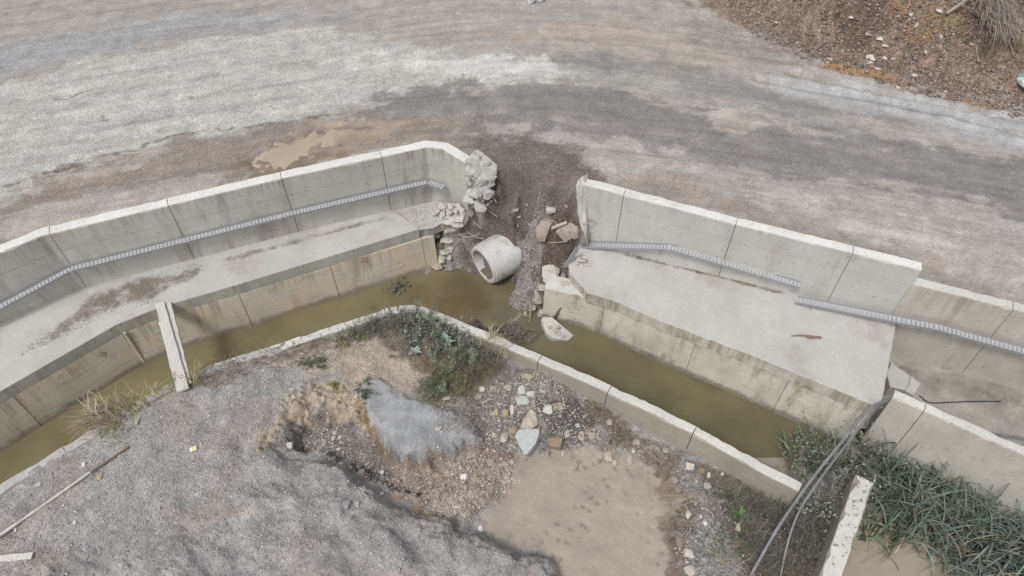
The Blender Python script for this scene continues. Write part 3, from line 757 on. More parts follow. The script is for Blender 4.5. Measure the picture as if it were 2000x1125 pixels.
NEAR_ZONES = [
    ([(520, 705), (640, 668), (760, 632), (830, 620), (960, 690), (1010, 765), (900, 792), (800, 780), (700, 755), (600, 735)], -1.4, (172, 160, 148), .15, .3, .95, .5),
    ([(640, 655), (815, 612), (960, 682), (1010, 730), (960, 800), (880, 795), (830, 740), (800, 690), (700, 662)], -1.4, (112, 104, 94), .15, .35, .9, .6),
    ([(820, 690), (960, 690), (950, 790), (850, 785)], -1.5, (120, 108, 84), .15, .3, .7, .5),
    ([(380, 735), (520, 690), (640, 660), (640, 680), (520, 715), (400, 760)], -1.3, (130, 120, 112), .08, .2, .8, .6),
    ([(u, v) for u, v in CLAY], -1.42, (176, 163, 143), .10, .2, .95, .4),
    ([(560, 850), (610, 815), (660, 812), (720, 860), (780, 920), (770, 945), (690, 905), (620, 880), (540, 890)], -1.7, (142, 136, 133), .10, .2, .9, 1.0),
    ([(690, 790), (725, 800), (770, 890), (860, 900), (935, 868), (940, 885), (860, 915), (770, 915), (720, 860)], -1.6, (136, 116, 92), .07, .1, .85, .2),
    ([(698, 755), (740, 738), (770, 770), (830, 790), (920, 810), (932, 848), (860, 885), (790, 895), (745, 850), (710, 800)], -1.48, (160, 161, 163), .07, .12, .95, .2),
    ([(840, 800), (920, 790), (960, 800), (930, 850), (880, 850)], -1.55, (150, 146, 142), .12, .25, .6, 1.0),
    ([(u, v) for u, v in CLODS], -1.85, (166, 152, 141), .12, .25, .95, .9),
    ([(850, 985), (905, 965), (920, 1000), (900, 1025), (860, 1010)], -1.85, (188, 176, 166), .10, .2, .8, .9),
    ([(760, 960), (800, 965), (850, 1010), (860, 1030), (800, 990)], -1.75, (158, 138, 108), .08, .15, .85, .5),
    ([(950, 860), (1010, 850), (1020, 890), (980, 900), (945, 895)], -1.85, (126, 106, 98), .1, .2, .8, .5),
    ([(880, 800), (960, 745), (1040, 720), (1110, 760), (1180, 830), (1220, 880), (1140, 868), (1060, 865), (960, 880)], -1.75, (142, 136, 130), .12, .25, .9, 1.1),
    ([(1050, 790), (1110, 775), (1160, 820), (1140, 845), (1080, 840)], -1.72, (98, 96, 95), .10, .2, .85, 1.0),
    ([(1110, 760), (1180, 805), (1350, 892), (1560, 975), (1660, 960), (1640, 1200), (1320, 1200), (1312, 950), (1220, 890)], -1.87, (126, 116, 107), .12, .25, .95, .8),
    ([(1330, 905), (1375, 930), (1400, 1000), (1430, 1080), (1420, 1180), (1340, 1180), (1350, 1040), (1345, 960)], -1.8, (154, 152, 151), .10, .25, .85, 1.0),
    ([(1400, 960), (1480, 975), (1560, 1000), (1580, 1160), (1480, 1160), (1430, 1050)], -1.85, (98, 92, 82), .15, .3, .85, .7),
    ([(u, v) for u, v in POND], -2.0, (166, 157, 147), .10, .30, 1.0, .06),
    ([(1305, 930), (1322, 990), (1330, 1180), (1306, 1180), (1300, 1000)], -1.95, (116, 100, 88), .12, .25, .7, .3),
]

def near_c(x, y):
    col = np.tile(np.array(S(158, 155, 154)), (len(x), 1)); gv = np.full(len(x), 0.5)
    big = fbm(x * 0.7, y * 0.7, 301, 4, 0.6)
    k = sstep(0.15, 0.6, big)[:, None] * 0.5
    col = col * (1 - k) + np.array(S(162, 150, 143)) * k
    k = sstep(0.2, 0.6, fbm(x * 0.9, y * 0.9, 305, 4, 0.6))[:, None] * 0.45
    col = col * (1 - k) + np.array(S(140, 138, 139)) * k
    k = sstep(0.30, 0.6, fbm(x * 1.6, y * 1.6, 308, 5, 0.65))[:, None] * 0.4
    col = col * (1 - k) + np.array(S(180, 176, 172)) * k
    col, gv = paint(col, gv, x, y, NEAR_ZONES)
    pond = sstep(-0.05, 0.15, sdist(POND_W, x, y))
    col = col * (1 + (1 - 0.8 * pond) * 0.16 * fbm(x * 2.4, y * 2.4, 311, 5, 0.65) + 0.06 * pond * fbm(x * 1.3, y * 1.3, 313, 4))[:, None]
    g1, g2, gvv = worley(x * 6.5 + .5 * noise(x * 3, y * 3, 246), y * 5.2, 241)
    dm = (np.exp(-(g1 / 0.17) ** 2) * (gvv > 0.4) * sstep(-0.35, 0.3, fbm(x * 0.9, y * 0.9, 243, 3)) * pond * 0.5)[:, None]
    col = col * (1 - dm) + np.array(S(120, 108, 97)) * dm
    d1, d2, iv = worley(x * 13, y * 13, 315)
    cm = np.maximum(sstep(-0.05, 0.1, sdist(CLAY_W, x, y)), sstep(-0.05, 0.1, sdist(CLODS_W, x, y)))
    col = col * (1 + cm * 0.5 * (iv - 0.5))[:, None]
    return np.clip(col, 0.01, 0.8), np.clip(gv, 0, 1.2)

NWc = offset_line(NW, 0.11); STc = offset_line(ST, 0.13)
near_poly = [tuple(p) for p in NWc] + [tuple(PX(1620, 925, -2.5)), tuple(STc[0])] + [tuple(p) for p in STc] + [(STc[-1][0], -12), (NWc[0][0], -12)]
xs = np.unique(np.concatenate([axis([(-12.2, -8.6, 0.12), (-8.6, 6.4, 0.03), (6.4, 7.4, 0.1)])]))
ys = np.unique(np.concatenate([np.linspace(-12, 2.6, 40), axis([(2.6, 9.4, 0.03)])]))
near = grid_sheet('near_bank_ground', xs, ys, near_h, near_c, lambda x, y: inside(near_poly, x, y), M['bank'])
tag(near, 'grey gravel and clay bank with a dried silt pond', kind='structure')

def hit(u, v, hf, z0=1.4, z1=-3.2):
    """where the sight line first meets the ground"""
    for step in (0.03, 0.002):
        zs = np.arange(z0, z1, -step); r = ray(u, v); t = (CAM_H - zs) / -r[2]
        below = np.nonzero(zs <= hf(r[0] * t, r[1] * t))[0]
        if len(below) == 0: return P(u, v, z1)
        z0, z1 = zs[below[0]] + step * 1.01, zs[below[0]] - step
    return P(u, v, float(zs[below[0]]))

def seat_near(u, v): return hit(u, v, near_h, -0.9, -3.0)
def seat_road(u, v): return hit(u, v, road_h)
def seat_gap(u, v, z, lift=0.0):
    """a point at height z, or on the gravel where the gravel stands in front of it"""
    t = hit(u, v, road_h)
    return P(u, v, max(z, t[2] + lift))

# ------------------------------------------------------------------ canal bed and water
def bed_h(x, y):
    c = PX(960, 600, -2.6)
    return -3.05 + 0.2 * np.exp(-((x - c[0]) ** 2 / 3.5 + (y - c[1]) ** 2 / 2.0)) + 0.05 * fbm(x * 2, y * 2, 401, 4)
def bed_c(x, y):
    col = np.tile(np.array(S(140, 116, 74)), (len(x), 1)) * (1 + 0.3 * fbm(x * 2.5, y * 2.5, 405, 4))[:, None]
    return np.clip(col, 0.01, 0.6), np.full(len(x), 0.6)
bed = grid_sheet('canal_bed', axis([(-14, 14, 0.12)]), axis([(-12, 12.5, 0.12)]), bed_h, bed_c, lambda x, y: x > -99, M['bed'])
tag(bed, 'brown silt bed of the canal', kind='structure')

def water_c(x, y):
    col = np.tile(np.array((0.125, 0.115, 0.062)), (len(x), 1))
    k = sstep(1.8, -1.6, x)[:, None]
    col = col * (1 - k) + np.array((0.165, 0.145, 0.080)) * k
    c = PX(880, 590, -2.6)
    r = np.hypot((x - c[0]) * 0.8, (y - c[1]) * 1.3) + 0.35 * fbm(x * 1.2, y * 1.2, 411, 4)
    sh = sstep(1.3, 0.2, r)
    col = col * (1 - 0.5 * sh[:, None]) + np.array((0.16, 0.12, 0.06)) * 0.5 * sh[:, None]
    c2 = PX(1010, 625, -2.6)
    r2 = np.hypot((x - c2[0]) * 0.8, (y - c2[1]) * 1.2) + 0.3 * fbm(x * 1.5, y * 1.5, 415, 4)
    k2 = sstep(1.1, 0.2, r2)[:, None] * 0.6
    col = col * (1 - k2) + np.array((0.125, 0.115, 0.085)) * k2
    foot = sstep(0.62, 0.50, line_dist(NW[9:], x, y) + 0.06 * fbm(x * 2, y * 2, 419, 4)) * sstep(0.5, 3.0, x)   # paler band in the water colour along the near wall
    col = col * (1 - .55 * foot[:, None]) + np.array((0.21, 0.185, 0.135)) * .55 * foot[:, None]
    col = col * (1 + 0.16 * fbm(x * 0.8, y * 0.8, 417, 5, .6))[:, None]
    return col, 1 - 0.32 * np.maximum(sh, 0)
DIV_A, DIV_B = PX(1556, 905, -2.6), PX(1690, 880, -2.6)
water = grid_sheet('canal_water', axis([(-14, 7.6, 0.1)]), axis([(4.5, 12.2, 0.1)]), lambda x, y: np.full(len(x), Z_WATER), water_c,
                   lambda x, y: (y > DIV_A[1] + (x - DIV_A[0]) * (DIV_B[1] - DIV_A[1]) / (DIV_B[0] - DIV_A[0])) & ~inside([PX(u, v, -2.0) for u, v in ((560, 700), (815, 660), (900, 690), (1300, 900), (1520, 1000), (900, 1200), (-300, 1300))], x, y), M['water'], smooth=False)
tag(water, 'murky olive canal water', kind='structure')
mw = grid_sheet('muddy_water', axis([(4.4, 14, 0.2)]), axis([(-6, 9.0, 0.2)]), lambda x, y: np.full(len(x), Z_WATER + 0.02), lambda x, y: (np.tile(np.array((0.30, 0.265, 0.215)), (len(x), 1)), np.ones(len(x))),
                lambda x, y: (y <= DIV_A[1] + (x - DIV_A[0]) * (DIV_B[1] - DIV_A[1]) / (DIV_B[0] - DIV_A[0]) + 0.2) & (x > ST[-1][0] - 1.0), M['mudwater'], smooth=False)
tag(mw, 'tan muddy water in the reed channel', kind='structure')

def floor_c(x, y):
    col = np.tile(np.array(S(166, 161, 154)), (len(x), 1)) * (1 + 0.2 * fbm(x * 1.4, y * 1.4, 421, 5, 0.65))[:, None]
    k = sstep(0.1, 0.5, fbm(x * 1.1, y * 1.1, 425, 4))[:, None] * 0.5
    return np.clip(col * (1 - k) + np.array(S(134, 127, 119)) * k, 0.01, 0.7), np.full(len(x), 0.25)
W2b = offset_line(W2, 0.15); RLs = RL[-1]
floor_poly = [tuple(PX(1690, 760, Z_FLOOR)), tuple(W2b[0] + np.array([-0.15, 0.05]))] + [tuple(p) for p in W2b[1:]] + [tuple(W3c[-1])] + [tuple(p) for p in W3c[::-1][1:]] + [tuple(PX(1700, 640, Z_FLOOR))]
fl = grid_sheet('channel_floor', axis([(5.5, 14, 0.06)]), axis([(1.5, 11, 0.06)]), lambda x, y: Z_FLOOR + 0.012 * fbm(x * 2, y * 2, 431, 4) - 0.0, floor_c, lambda x, y: inside(floor_poly, x, y), M['bank'])
tag(fl, 'silty concrete floor of the side channel', kind='structure')

pud = [P(u, v, -0.012) for u, v in PUD]
def pudc(x, y): return np.tile(np.array(S(186, 174, 152, 0.75)), (len(x), 1)), np.ones(len(x))
PB = np.array(PUD_W)
pu = grid_sheet('puddle', axis([(PB[:, 0].min() - .3, PB[:, 0].max() + .3, 0.05)]), axis([(PB[:, 1].min() - .3, PB[:, 1].max() + .3, 0.05)]), lambda x, y: np.full(len(x), -0.022), pudc, lambda x, y: sdist(PUD_W, x, y) > -0.25, M['mudwater'], smooth=False)
tag(pu, 'shallow tan puddle on the road', kind='structure')

# ------------------------------------------------------------------ cast walls
def at_len(pts, cum, s):
    i = int(np.clip(np.searchsorted(cum, s) - 1, 0, len(pts) - 2))
    t = (s - cum[i]) / max(cum[i + 1] - cum[i], 1e-9)
    return pts[i] * (1 - t) + pts[i + 1] * t, i

def wall_panels(root, line, zt, zb, thick, batter, joints, grooves, mats, chip=0.012, gap=0.012, u0=0.0, seed=1, name='wall_panel', step=0.12, zt_list=None, rag_ends=(0, 0), top_z_noise=0.006):
    """cast panels side by side along a plan line; each panel one mesh. mats = (face, top)"""
    pts = [np.asarray(p[:2], float) for p in line]
    seg = [np.linalg.norm(pts[i + 1] - pts[i]) for i in range(len(pts) - 1)]
    cum = np.concatenate([[0], np.cumsum(seg)]); total = cum[-1]
    cuts = [0.0] + sorted(joints) + [total]
    nv = []
    for i in range(len(pts)):
        ns = []
        for a, b in ((i - 1, i), (i, i + 1)):
            if a >= 0 and b < len(pts):
                e = (pts[b] - pts[a]) / np.linalg.norm(pts[b] - pts[a]); ns.append(np.array([e[1], -e[0]]))
        n = sum(ns); n /= np.linalg.norm(n); n /= max(0.5, n @ ns[0]); nv.append(n)
    out = []
    for ci in range(len(cuts) - 1):
        s0 = cuts[ci] + (gap / 2 if ci > 0 else 0); s1 = cuts[ci + 1] - (gap / 2 if ci < len(cuts) - 2 else 0)
        n = max(2, int((s1 - s0) / step))
        ss = np.unique(np.concatenate([np.linspace(s0, s1, n + 1), [c for c in cum if s0 + 0.02 < c < s1 - 0.02]]))
        V = []; UV = []; K = None
        for j, s in enumerate(ss):
            p, i = at_len(pts, cum, s)
            e = (pts[i + 1] - pts[i]) / seg[i]; nn = np.array([e[1], -e[0]])
            for q in range(1, len(pts) - 1):
                if abs(s - cum[q]) < 1e-6: nn = nv[q]; p = pts[q]
            z1 = zt if zt_list is None else float(np.interp(s, cum, zt_list))
            z1 = z1 + top_z_noise * float(fbm(np.array([s * 1.7]), np.array([seed * 3.1]), 500 + seed, 3)[0])
            c1 = chip * max(0.0, float(fbm(np.array([s * 4.0]), np.array([seed * 1.3]), 520 + seed, 3)[0])) * 2.2
            c2 = chip * max(0.0, float(fbm(np.array([s * 4.0]), np.array([seed * 2.3]), 540 + seed, 3)[0])) * 2.2
            rag = 0.0
            prof = [(0.0, z1 - 0.012 - c1 * 1.2), (-0.012 - c1, z1), (-thick * 0.5, z1 + 0.003), (-thick + 0.012 + c2, z1), (-thick, z1 - 0.012 - c2), (-thick, zb)]
            bt = lambda z: batter * (z1 - z) / max(z1 - zb, 1e-6)
            prof.append((bt(zb), zb))
            for g in sorted(grooves):
                gz = g
                prof += [(bt(gz), gz - 0.007), (bt(gz) - 0.03, gz), (bt(gz), gz + 0.007)]
            K = len(prof)
            for o_, z in prof:
                V.append((p[0] + nn[0] * o_, p[1] + nn[1] * o_, z)); UV.append((u0 + s, z if o_ > -0.02 or z < z1 - 0.05 else z1 - o_))
        F = []; mi = []
        for j in range(len(ss) - 1):
            for k in range(K):
                F.append((j * K + k, j * K + (k + 1) % K, (j + 1) * K + (k + 1) % K, (j + 1) * K + k)); mi.append(1 if k in (1, 2) else 0)
        F.append(tuple(range(K))); mi.append(0); F.append(tuple((len(ss) - 1) * K + k for k in range(K))[::-1]); mi.append(0)
        out.append(mesh_obj(name, V, F, list(mats), root, uv=UV, mi=mi))
    return out

def len_at(line, p):
    """distance along a plan line of the point nearest to p"""
    pts = [np.asarray(q[:2], float) for q in line]; best = (1e9, 0); acc = 0
    for i in range(len(pts) - 1):
        e = pts[i + 1] - pts[i]; L = np.linalg.norm(e); t = np.clip((p[:2] - pts[i]) @ e / L ** 2, 0, 1)
        d = np.linalg.norm(p[:2] - pts[i] - e * t)
        if d < best[0]: best = (d, acc + t * L)
        acc += L
    return best[1]

def slab(name, root, outline, zt, thick, mats, rag=0.0, seed=0, sub=0.1, tilt=None, dz=None):
    """a flat cast slab with a chamfered rim; the outline runs round it in plan"""
    rs = np.random.RandomState(seed); pts = []
    o = [np.asarray(p[:2], float) for p in outline]
    for i in range(len(o)):
        a, b = o[i], o[(i + 1) % len(o)]; n = max(1, int(np.linalg.norm(b - a) / sub))
        for t in np.linspace(0, 1, n, endpoint=False):
            pts.append(a * (1 - t) + b * t + (rs.normal(size=2) * rag if rag else 0))
    pts = np.array(pts); n = len(pts)
    area = 0.5 * np.sum(pts[:, 0] * np.roll(pts[:, 1], -1) - np.roll(pts[:, 0], -1) * pts[:, 1])
    if area < 0: pts = pts[::-1]
    T = np.roll(pts, -1, 0) - np.roll(pts, 1, 0); T /= np.linalg.norm(T, axis=1)[:, None] + 1e-9
    N = np.stack([-T[:, 1], T[:, 0]], 1)
    ztf = np.full(n, zt) if dz is None else zt + dz(pts[:, 0], pts[:, 1])
    top = np.column_stack([pts + N * 0.012, ztf]); rim = np.column_stack([pts, ztf - 0.014]); bot = np.column_stack([pts + N * (rag * 2), ztf - thick])
    cum = np.concatenate([[0], np.cumsum(np.linalg.norm(np.diff(pts, axis=0), axis=1))])
    V = np.vstack([top, rim, bot]); uv = np.vstack([pts, np.column_stack([cum, rim[:, 2]]), np.column_stack([cum, bot[:, 2]])])
    F = [tuple(range(n))]; mi = [0]
    for k in range(n):
        m = (k + 1) % n
        F += [(k, n + k, n + m, m), (n + k, 2 * n + k, 2 * n + m, n + m)]; mi += [0, 1]
    F.append(tuple(range(3 * n - 1, 2 * n - 1, -1))); mi.append(1)
    return mesh_obj(name, V, F, list(mats), root, uv=uv, mi=mi)

def base(line, z):
    p = np.mean([q[:2] for q in line], axis=0)
    return (p[0], p[1], z)

# left retaining wall with its short return at the breach
lw = thing('retaining_wall', base(LW, -1.34), 'long grey concrete retaining wall along the road, left of the breach, with a short return end', 'wall')
J = [len_at(LW, PX(u, v, Z_TOP)) for u, v in ((85, 460), (328, 400), (550, 349), (745, 306), (832, 288))]
J[0] += 0.10
wall_panels(lw, LW, Z_TOP, -1.36, 0.25, 0.0, J[:4] , [-0.22, -0.80], (M['wall'], M['top']), chip=0.010, seed=1)
# torn end of the return: a ragged lump of concrete with bars hanging out
rs = np.random.RandomState(5)
for i, (lump, jit) in enumerate([([(909, 320, .23), (925, 308, .22), (940, 318, .15), (962, 336, .0), (958, 366, -.3), (940, 385, -.55), (915, 345, -.2), (918, 392, -.75), (930, 330, .1)], .05),
                                 ([(909, 330, .0), (916, 345, -.2), (940, 372, -.5), (936, 394, -.75), (922, 404, -1.0), (906, 402, -1.28), (908, 360, -.6)], .04),
                                 ([(930, 384, -.75), (944, 392, -.8), (940, 404, -1.0), (926, 408, -1.05), (920, 396, -.95)], .03)]):
    pts = []
    for u, v, z in lump:
        p = P(u, v, z)
        for q in range(3): pts.append(p + rs.normal(size=3) * jit * np.array([.7, .7, .7]) + np.array([0.05, 0.10, 0]) * q)
    V, F = rough_hull(pts, .024, 7, 7, 31 + i)
    mesh_obj('broken_end', V, F, M['torn'], lw, uv=V[:, :2])

rs = np.random.RandomState(15)
for i, (u, v, z, sz) in enumerate([(930, 309, .2, .16), (948, 322, .08, .2), (962, 345, -.12, .16), (955, 375, -.4, .2), (938, 398, -.75, .22), (924, 372, -.5, .22), (914, 352, -.2, .16), (928, 335, .0, .2), (916, 385, -.7, .2), (910, 338, .1, .12), (944, 352, -.2, .24), (930, 356, -.3, .18)]):
    V, F = rough_hull(P(u, v, z) + np.array([0, -.05, 0]) + rock_pts(rs, (sz * .7, sz * .6, sz * .8), .8, 12, .4), .012, 3, 12, 60 + i)
    mesh_obj('broken_end', V, F, M['torn'], lw, uv=V[:, :2])

# right retaining wall and the lower wall that carries on from it
rw = thing('retaining_wall', base(RW, -1.24), 'clean grey concrete retaining wall on the right of the breach, beside the road', 'wall')
JR = [len_at(RW, PX(u, v, Z_TOP)) for u, v in ((1218, 381), (1437, 439), (1666, 495))]
wall_panels(rw, RW, Z_TOP, -2.2, 0.23, 0.0, JR, [-0.20, -0.72], (M['wall_right'], M['top']), chip=0.012, seed=2, u0=20)
rs = np.random.RandomState(8)
pts = []
for u, v, z in [(1141, 352, .22), (1141, 365, .1), (1130, 368, .05), (1122, 378, -.1), (1128, 395, -.3), (1138, 400, -.4), (1136, 430, -.7), (1142, 470, -1.15), (1132, 360, .15)]:
    p = P(u, v, z)
    for q in range(3): pts.append(p + rs.normal(size=3) * 0.035 + np.array([0.02, 0.07, 0]) * q)
V, F = rough_hull(pts, .025, 5, 9, 41); mesh_obj('broken_end', V, F, M['torn'], rw, uv=V[:, :2])

w3 = thing('retaining_wall', base(W3, -2.15), 'lower stained concrete wall continuing the right wall to the picture edge', 'wall')
J3 = [len_at(W3, PX(1979, 604, -0.14))]
wall_panels(w3, W3, -0.14, -2.2, 0.22, 0.10, J3, [-0.75], (M['wall_beige'], M['top_rough']), chip=0.02, seed=3, u0=40)

w2 = thing('channel_wall', base(W2, -2.9), 'free standing concrete wall with a pale top above the reeds', 'wall')
J2 = [len_at(W2, PX(1805, 803, W2_Z)), len_at(W2, PX(1805, 803, W2_Z)) + 3.2]
wall_panels(w2, W2, W2_Z, -2.95, 0.19, 0.16, J2, [-1.45], (M['wall_beige'], M['top_rough']), chip=0.02, seed=4, u0=60)

nw = thing('canal_kerb_wall', base(NW, -3.0), 'low chipped concrete wall on the near side of the canal, bent to a point in the middle', 'wall')
JN = [len_at(NW, PX(u, v, Z_NEAR)) for u, v in ((130, 886), (530, 691), (813, 609), (1050, 708), (1186, 767), (1352, 849))]
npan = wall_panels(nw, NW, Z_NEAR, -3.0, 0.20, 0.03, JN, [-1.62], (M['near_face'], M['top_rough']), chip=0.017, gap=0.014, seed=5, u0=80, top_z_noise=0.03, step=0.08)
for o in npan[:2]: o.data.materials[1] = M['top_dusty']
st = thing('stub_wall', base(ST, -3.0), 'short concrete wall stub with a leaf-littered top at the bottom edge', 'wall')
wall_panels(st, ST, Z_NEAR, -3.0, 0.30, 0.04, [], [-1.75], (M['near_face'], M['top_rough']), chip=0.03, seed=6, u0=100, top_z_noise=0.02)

# ---- left ledge: grey slab over a tan stained lower wall
ll = thing('canal_ledge', base(LL, -3.0), 'dusty concrete ledge at the foot of the left wall, tan stained face to the water', 'ledge')
back = [p + np.array([0.0, 0.12]) for p in [LW[0], LW[1], LW[2], PX(745, 306, Z_TOP) + np.array([0.0, 0.0])]]
stepA, stepB = PX(767, 416, Z_LEDGE_L), PX(819, 447, Z_LEDGE_L)
slab('ledge_slab', ll, LL[:6] + [stepB - np.array([.01, 0])] + [stepA - np.array([.01, -.12])] + back[:3][::-1], Z_LEDGE_L, 0.30, (M['ledge'], M['ledge_edge']), seed=1, sub=0.25)
end = [PX(846, 441, Z_LEDGE_L), PX(868, 434, -1.32), PX(893, 424, -1.25), np.array([-1.02, 11.80])]
slab('broken_ledge_slab', ll, [stepB + np.array([.012, 0])] + end + [np.array([-1.86, 12.40]), stepA + np.array([.012, .14])], Z_LEDGE_L - 0.035, 0.27, (M['ledge'], M['ledge_edge']), rag=0.012, seed=2, sub=0.09)
LLf = [PX(-260, 1040, Z_WATER), PX(0, 869, Z_WATER), PX(78, 822, Z_WATER), PX(284, 701, Z_WATER), PX(354, 673, Z_WATER), PX(458, 637, Z_WATER), PX(700, 565, Z_WATER), PX(842, 524, Z_WATER)]
low_line = LL[:6] + [PX(845, 441, Z_LEDGE_L)]
JL = [len_at(LL, PX(u, v, Z_LEDGE_L)) for u, v in ((10, 758), (226, 634), (458, 557), (640, 501), (821, 448))]
wall_panels(ll, low_line, Z_LEDGE_L - 0.303, -3.05, 0.45, 0.13, JL, [-1.98, -2.34], (M['lower'], M['lower']), chip=0.01, gap=0.012, seed=7, u0=120, name='face_panel')
# a drain pipe stub line set in the face at the bend
a = P(249, 641, -1.62); b = P(284, 699, -2.6)
V, F = tube(np.array([P(243, 645, -1.55) + np.array([0.02, -0.06, 0]), P(283, 698, -2.55) + np.array([0.02, -0.10, 0])]), 0.03, 8)
mesh_obj('drain_strip', V, F, M['lower'], ll, uv=V[:, :2])

# ---- faint red spray marks on the face (not legible in the photograph)
def paint_marks(root, strokes, za, a, b):
    parts = []
    for s in strokes:
        p = [on_wall(u, v, a, b) for u, v in s]
        nn = np.array([(b - a)[1], -(b - a)[0], 0]); nn /= np.linalg.norm(nn)
        for i in range(len(p) - 1):
            q0, q1 = p[i] + nn * 0.004, p[i + 1] + nn * 0.004
            parts.append(box_between(q0, q1, 0.002, 0.014, up=np.cross(nn, q1 - q0)))
    V, F = join(parts)
    return V, F

# ---- right ledge: broad slab broken off at the breach
rl = thing('canal_ledge', base(RL, -3.0), 'broad pale concrete ledge right of the breach, mossy face to the water', 'ledge')
out = [PR(u, v)[:2] for u, v in ((1132, 474), (1120, 498), (1111, 518), (1112, 534), (1124, 546), (1138, 560), (1148, 572))] + RL[1:] + [PR(1724, 781)[:2], PR(1750, 638)[:2]]
bk = [RW[2] + np.array([-0.12, 0.10]), RW[1] + np.array([0.03, 0.10]), RW[0] + np.array([0.03, 0.10])]
slab('ledge_slab', rl, out + bk, Z_LEDGE_R, 0.32, (M['ledge'], M['lower_right']), rag=0.006, seed=3, sub=0.12, dz=lambda x, y: ledge_z(x) - Z_LEDGE_R)
# the slab's own end wall down to the side channel
slab('end_block', rl, [RL[-1] + np.array([-0.55, 0.45]), RL[-1] + np.array([-0.03, 0.02]), PX(1722, 782, Z_LEDGE_R) + np.array([-.02, .0]), PX(1748, 642, Z_LEDGE_R) + np.array([-.02, 0]), PX(1748, 642, Z_LEDGE_R) + np.array([-.6, .1])], Z_LEDGE_R - 0.323, 1.5, (M['lower_right'], M['lower_right']), seed=4)
RF = [PX(1064, 564, -1.62), PX(1136, 581, -1.62)]
fl_line = [PX(1064, 562, -1.66), PX(1140, 580, -1.66)] + offset_line(RL, 0.035)[1:]
wz = [-1.66, -1.66] + [float(ledge_z(p[0])) - 0.323 for p in RL[1:]]
JRL = [len_at(fl_line, PX(u, v, -1.5)) for u, v in ((1180, 590), (1360, 665), (1540, 745))]
wall_panels(rl, fl_line, -1.523, -3.05, 0.42, 0.12, JRL, [-1.93, -2.28], (M['lower_right'], M['top_rough']), chip=0.012, gap=0.010, seed=9, u0=140, name='face_panel', zt_list=wz)

# two broken slabs lying between the ledge end and the free standing wall
for i, (poly, z, lab) in enumerate([([(1740, 706), (1778, 734), (1774, 764), (1738, 754), (1732, 730)], -1.80, 'square grey concrete offcut tucked against the ledge end'),
                                    ([(1779, 734), (1799, 748), (1786, 772), (1766, 762), (1775, 752)], -1.76, 'narrow pale concrete offcut beside the cut end of the ledge')]):
    pl = [PX(u, v, z) for u, v in poly]
    o = slab('concrete_offcut', None, pl, z, 0.34, (M['ledge'], M['ledge_edge']), rag=0.006, seed=20 + i)
    tag(o, lab, 'concrete slab')

V, F = paint_marks(ll, [[(706, 505), (713, 503), (704, 512), (712, 511)], [(716, 504), (711, 512)], [(716, 502), (717, 513)], [(711, 513), (720, 511)]], 0, LL[4], LL[5] + np.array([0.05, -.02]))
g1 = [((LL[4] - LL[5])[1], 0)]
def sprayed(strokes, ia, ib):
    e = LL[ib] - LL[ia]; e /= np.linalg.norm(e); n = np.array([e[1], -e[0]])
    parts = []
    for s in strokes:
        q = []
        for u, v in s:
            p = on_wall(u, v, LL[ia], LL[ib])
            for _ in range(3):
                off = 0.13 * (Z_LEDGE_L - 0.303 - p[2]) / 1.45 + 0.004
                p = on_wall(u, v, LL[ia] + n * off, LL[ib] + n * off)
            q.append(p)
        n3 = np.array([n[0], n[1], 0.09])
        for i in range(len(q) - 1):
            parts.append(box_between(q[i], q[i + 1], 0.016, 0.003, up=n3))
    V, F = join(parts)
    o = mesh_obj('sprayed_mark', V, F, M['paint'], ll)
sprayed([[(706, 505), (713, 503), (704, 512), (712, 511)], [(716, 504), (711, 512), (720, 511)], [(717, 503), (717, 514)]], 4, 5)
sprayed([[(193, 690), (199, 687), (202, 692), (196, 696), (191, 693)], [(200, 691), (206, 688), (207, 694), (201, 697)]], 1, 2)

# ------------------------------------------------------------------ perforated cable trays on the walls
def tray(label, runs, width=0.17, lip=0.05):
    """runs: list of (pixel points, wall line a-b). A ladder-like bed of pressed strips between two upturned lips."""
    path = []
    for pts, a, b, *far in runs:
        e = (b - a) / np.linalg.norm(b - a); off = np.array([e[1], -e[0]]) * (0.03 + width / 2 + (far[0] if far else 0))
        for u, v in pts: path.append(on_wall(u, v, a + off, b + off))
    path = np.array(path)
    root = thing('cable_tray', tuple(path.mean(0)), label, 'cable tray')
    for i in range(len(path) - 1):
        a, b = path[i], path[i + 1]; d = b - a; L = np.linalg.norm(d); d = d / L
        s = np.array([d[1], -d[0], 0]); s /= np.linalg.norm(s)         # away from the wall
        c0, c1 = a, b
        if i > 0: c0 = c0 + d * 0.004
        u = np.cross(s, d); u = u if u[2] > 0 else -u
        parts = []
        n = int(L / 0.075)
        for k in range(n + 1):
            p = c0 + d * (L - 0.02) * k / n
            parts.append(box_between(p - s * width / 2, p + s * width / 2, 0.048, 0.004, up=u))
        for q in (-0.46, -0.16, 0.16, 0.46):
            parts.append(box_between(c0 + s * width * q, c0 + d * (L - 0.005) + s * width * q, 0.018, 0.003, up=u))
        V, F = join(parts)
        o = mesh_obj('tray_bed', V, F, M['tray'], root, recalc=False); o['kind'] = 'stuff'
        for q in (-1, 1):
            e = c0 + s * (width / 2 + 0.003) * q + u * (lip / 2 - 0.004)
            V, F = box_between(e, e + d * (L - 0.005), 0.005, lip, up=u)
            mesh_obj('side_lip', V, F, M['flange'], root, recalc=False)
        for k in range(int(L / 1.5) + 1):
            p = a + d * min(L - 0.1, 0.3 + 1.5 * k)
            V, F = box_between(p - u * 0.03 - s * (width / 2 + .028), p - u * 0.03 + s * (width / 2 + 0.02), 0.04, 0.03, up=u)
            mesh_obj('bracket', V, F, M['flange'], root, recalc=False)
    return root
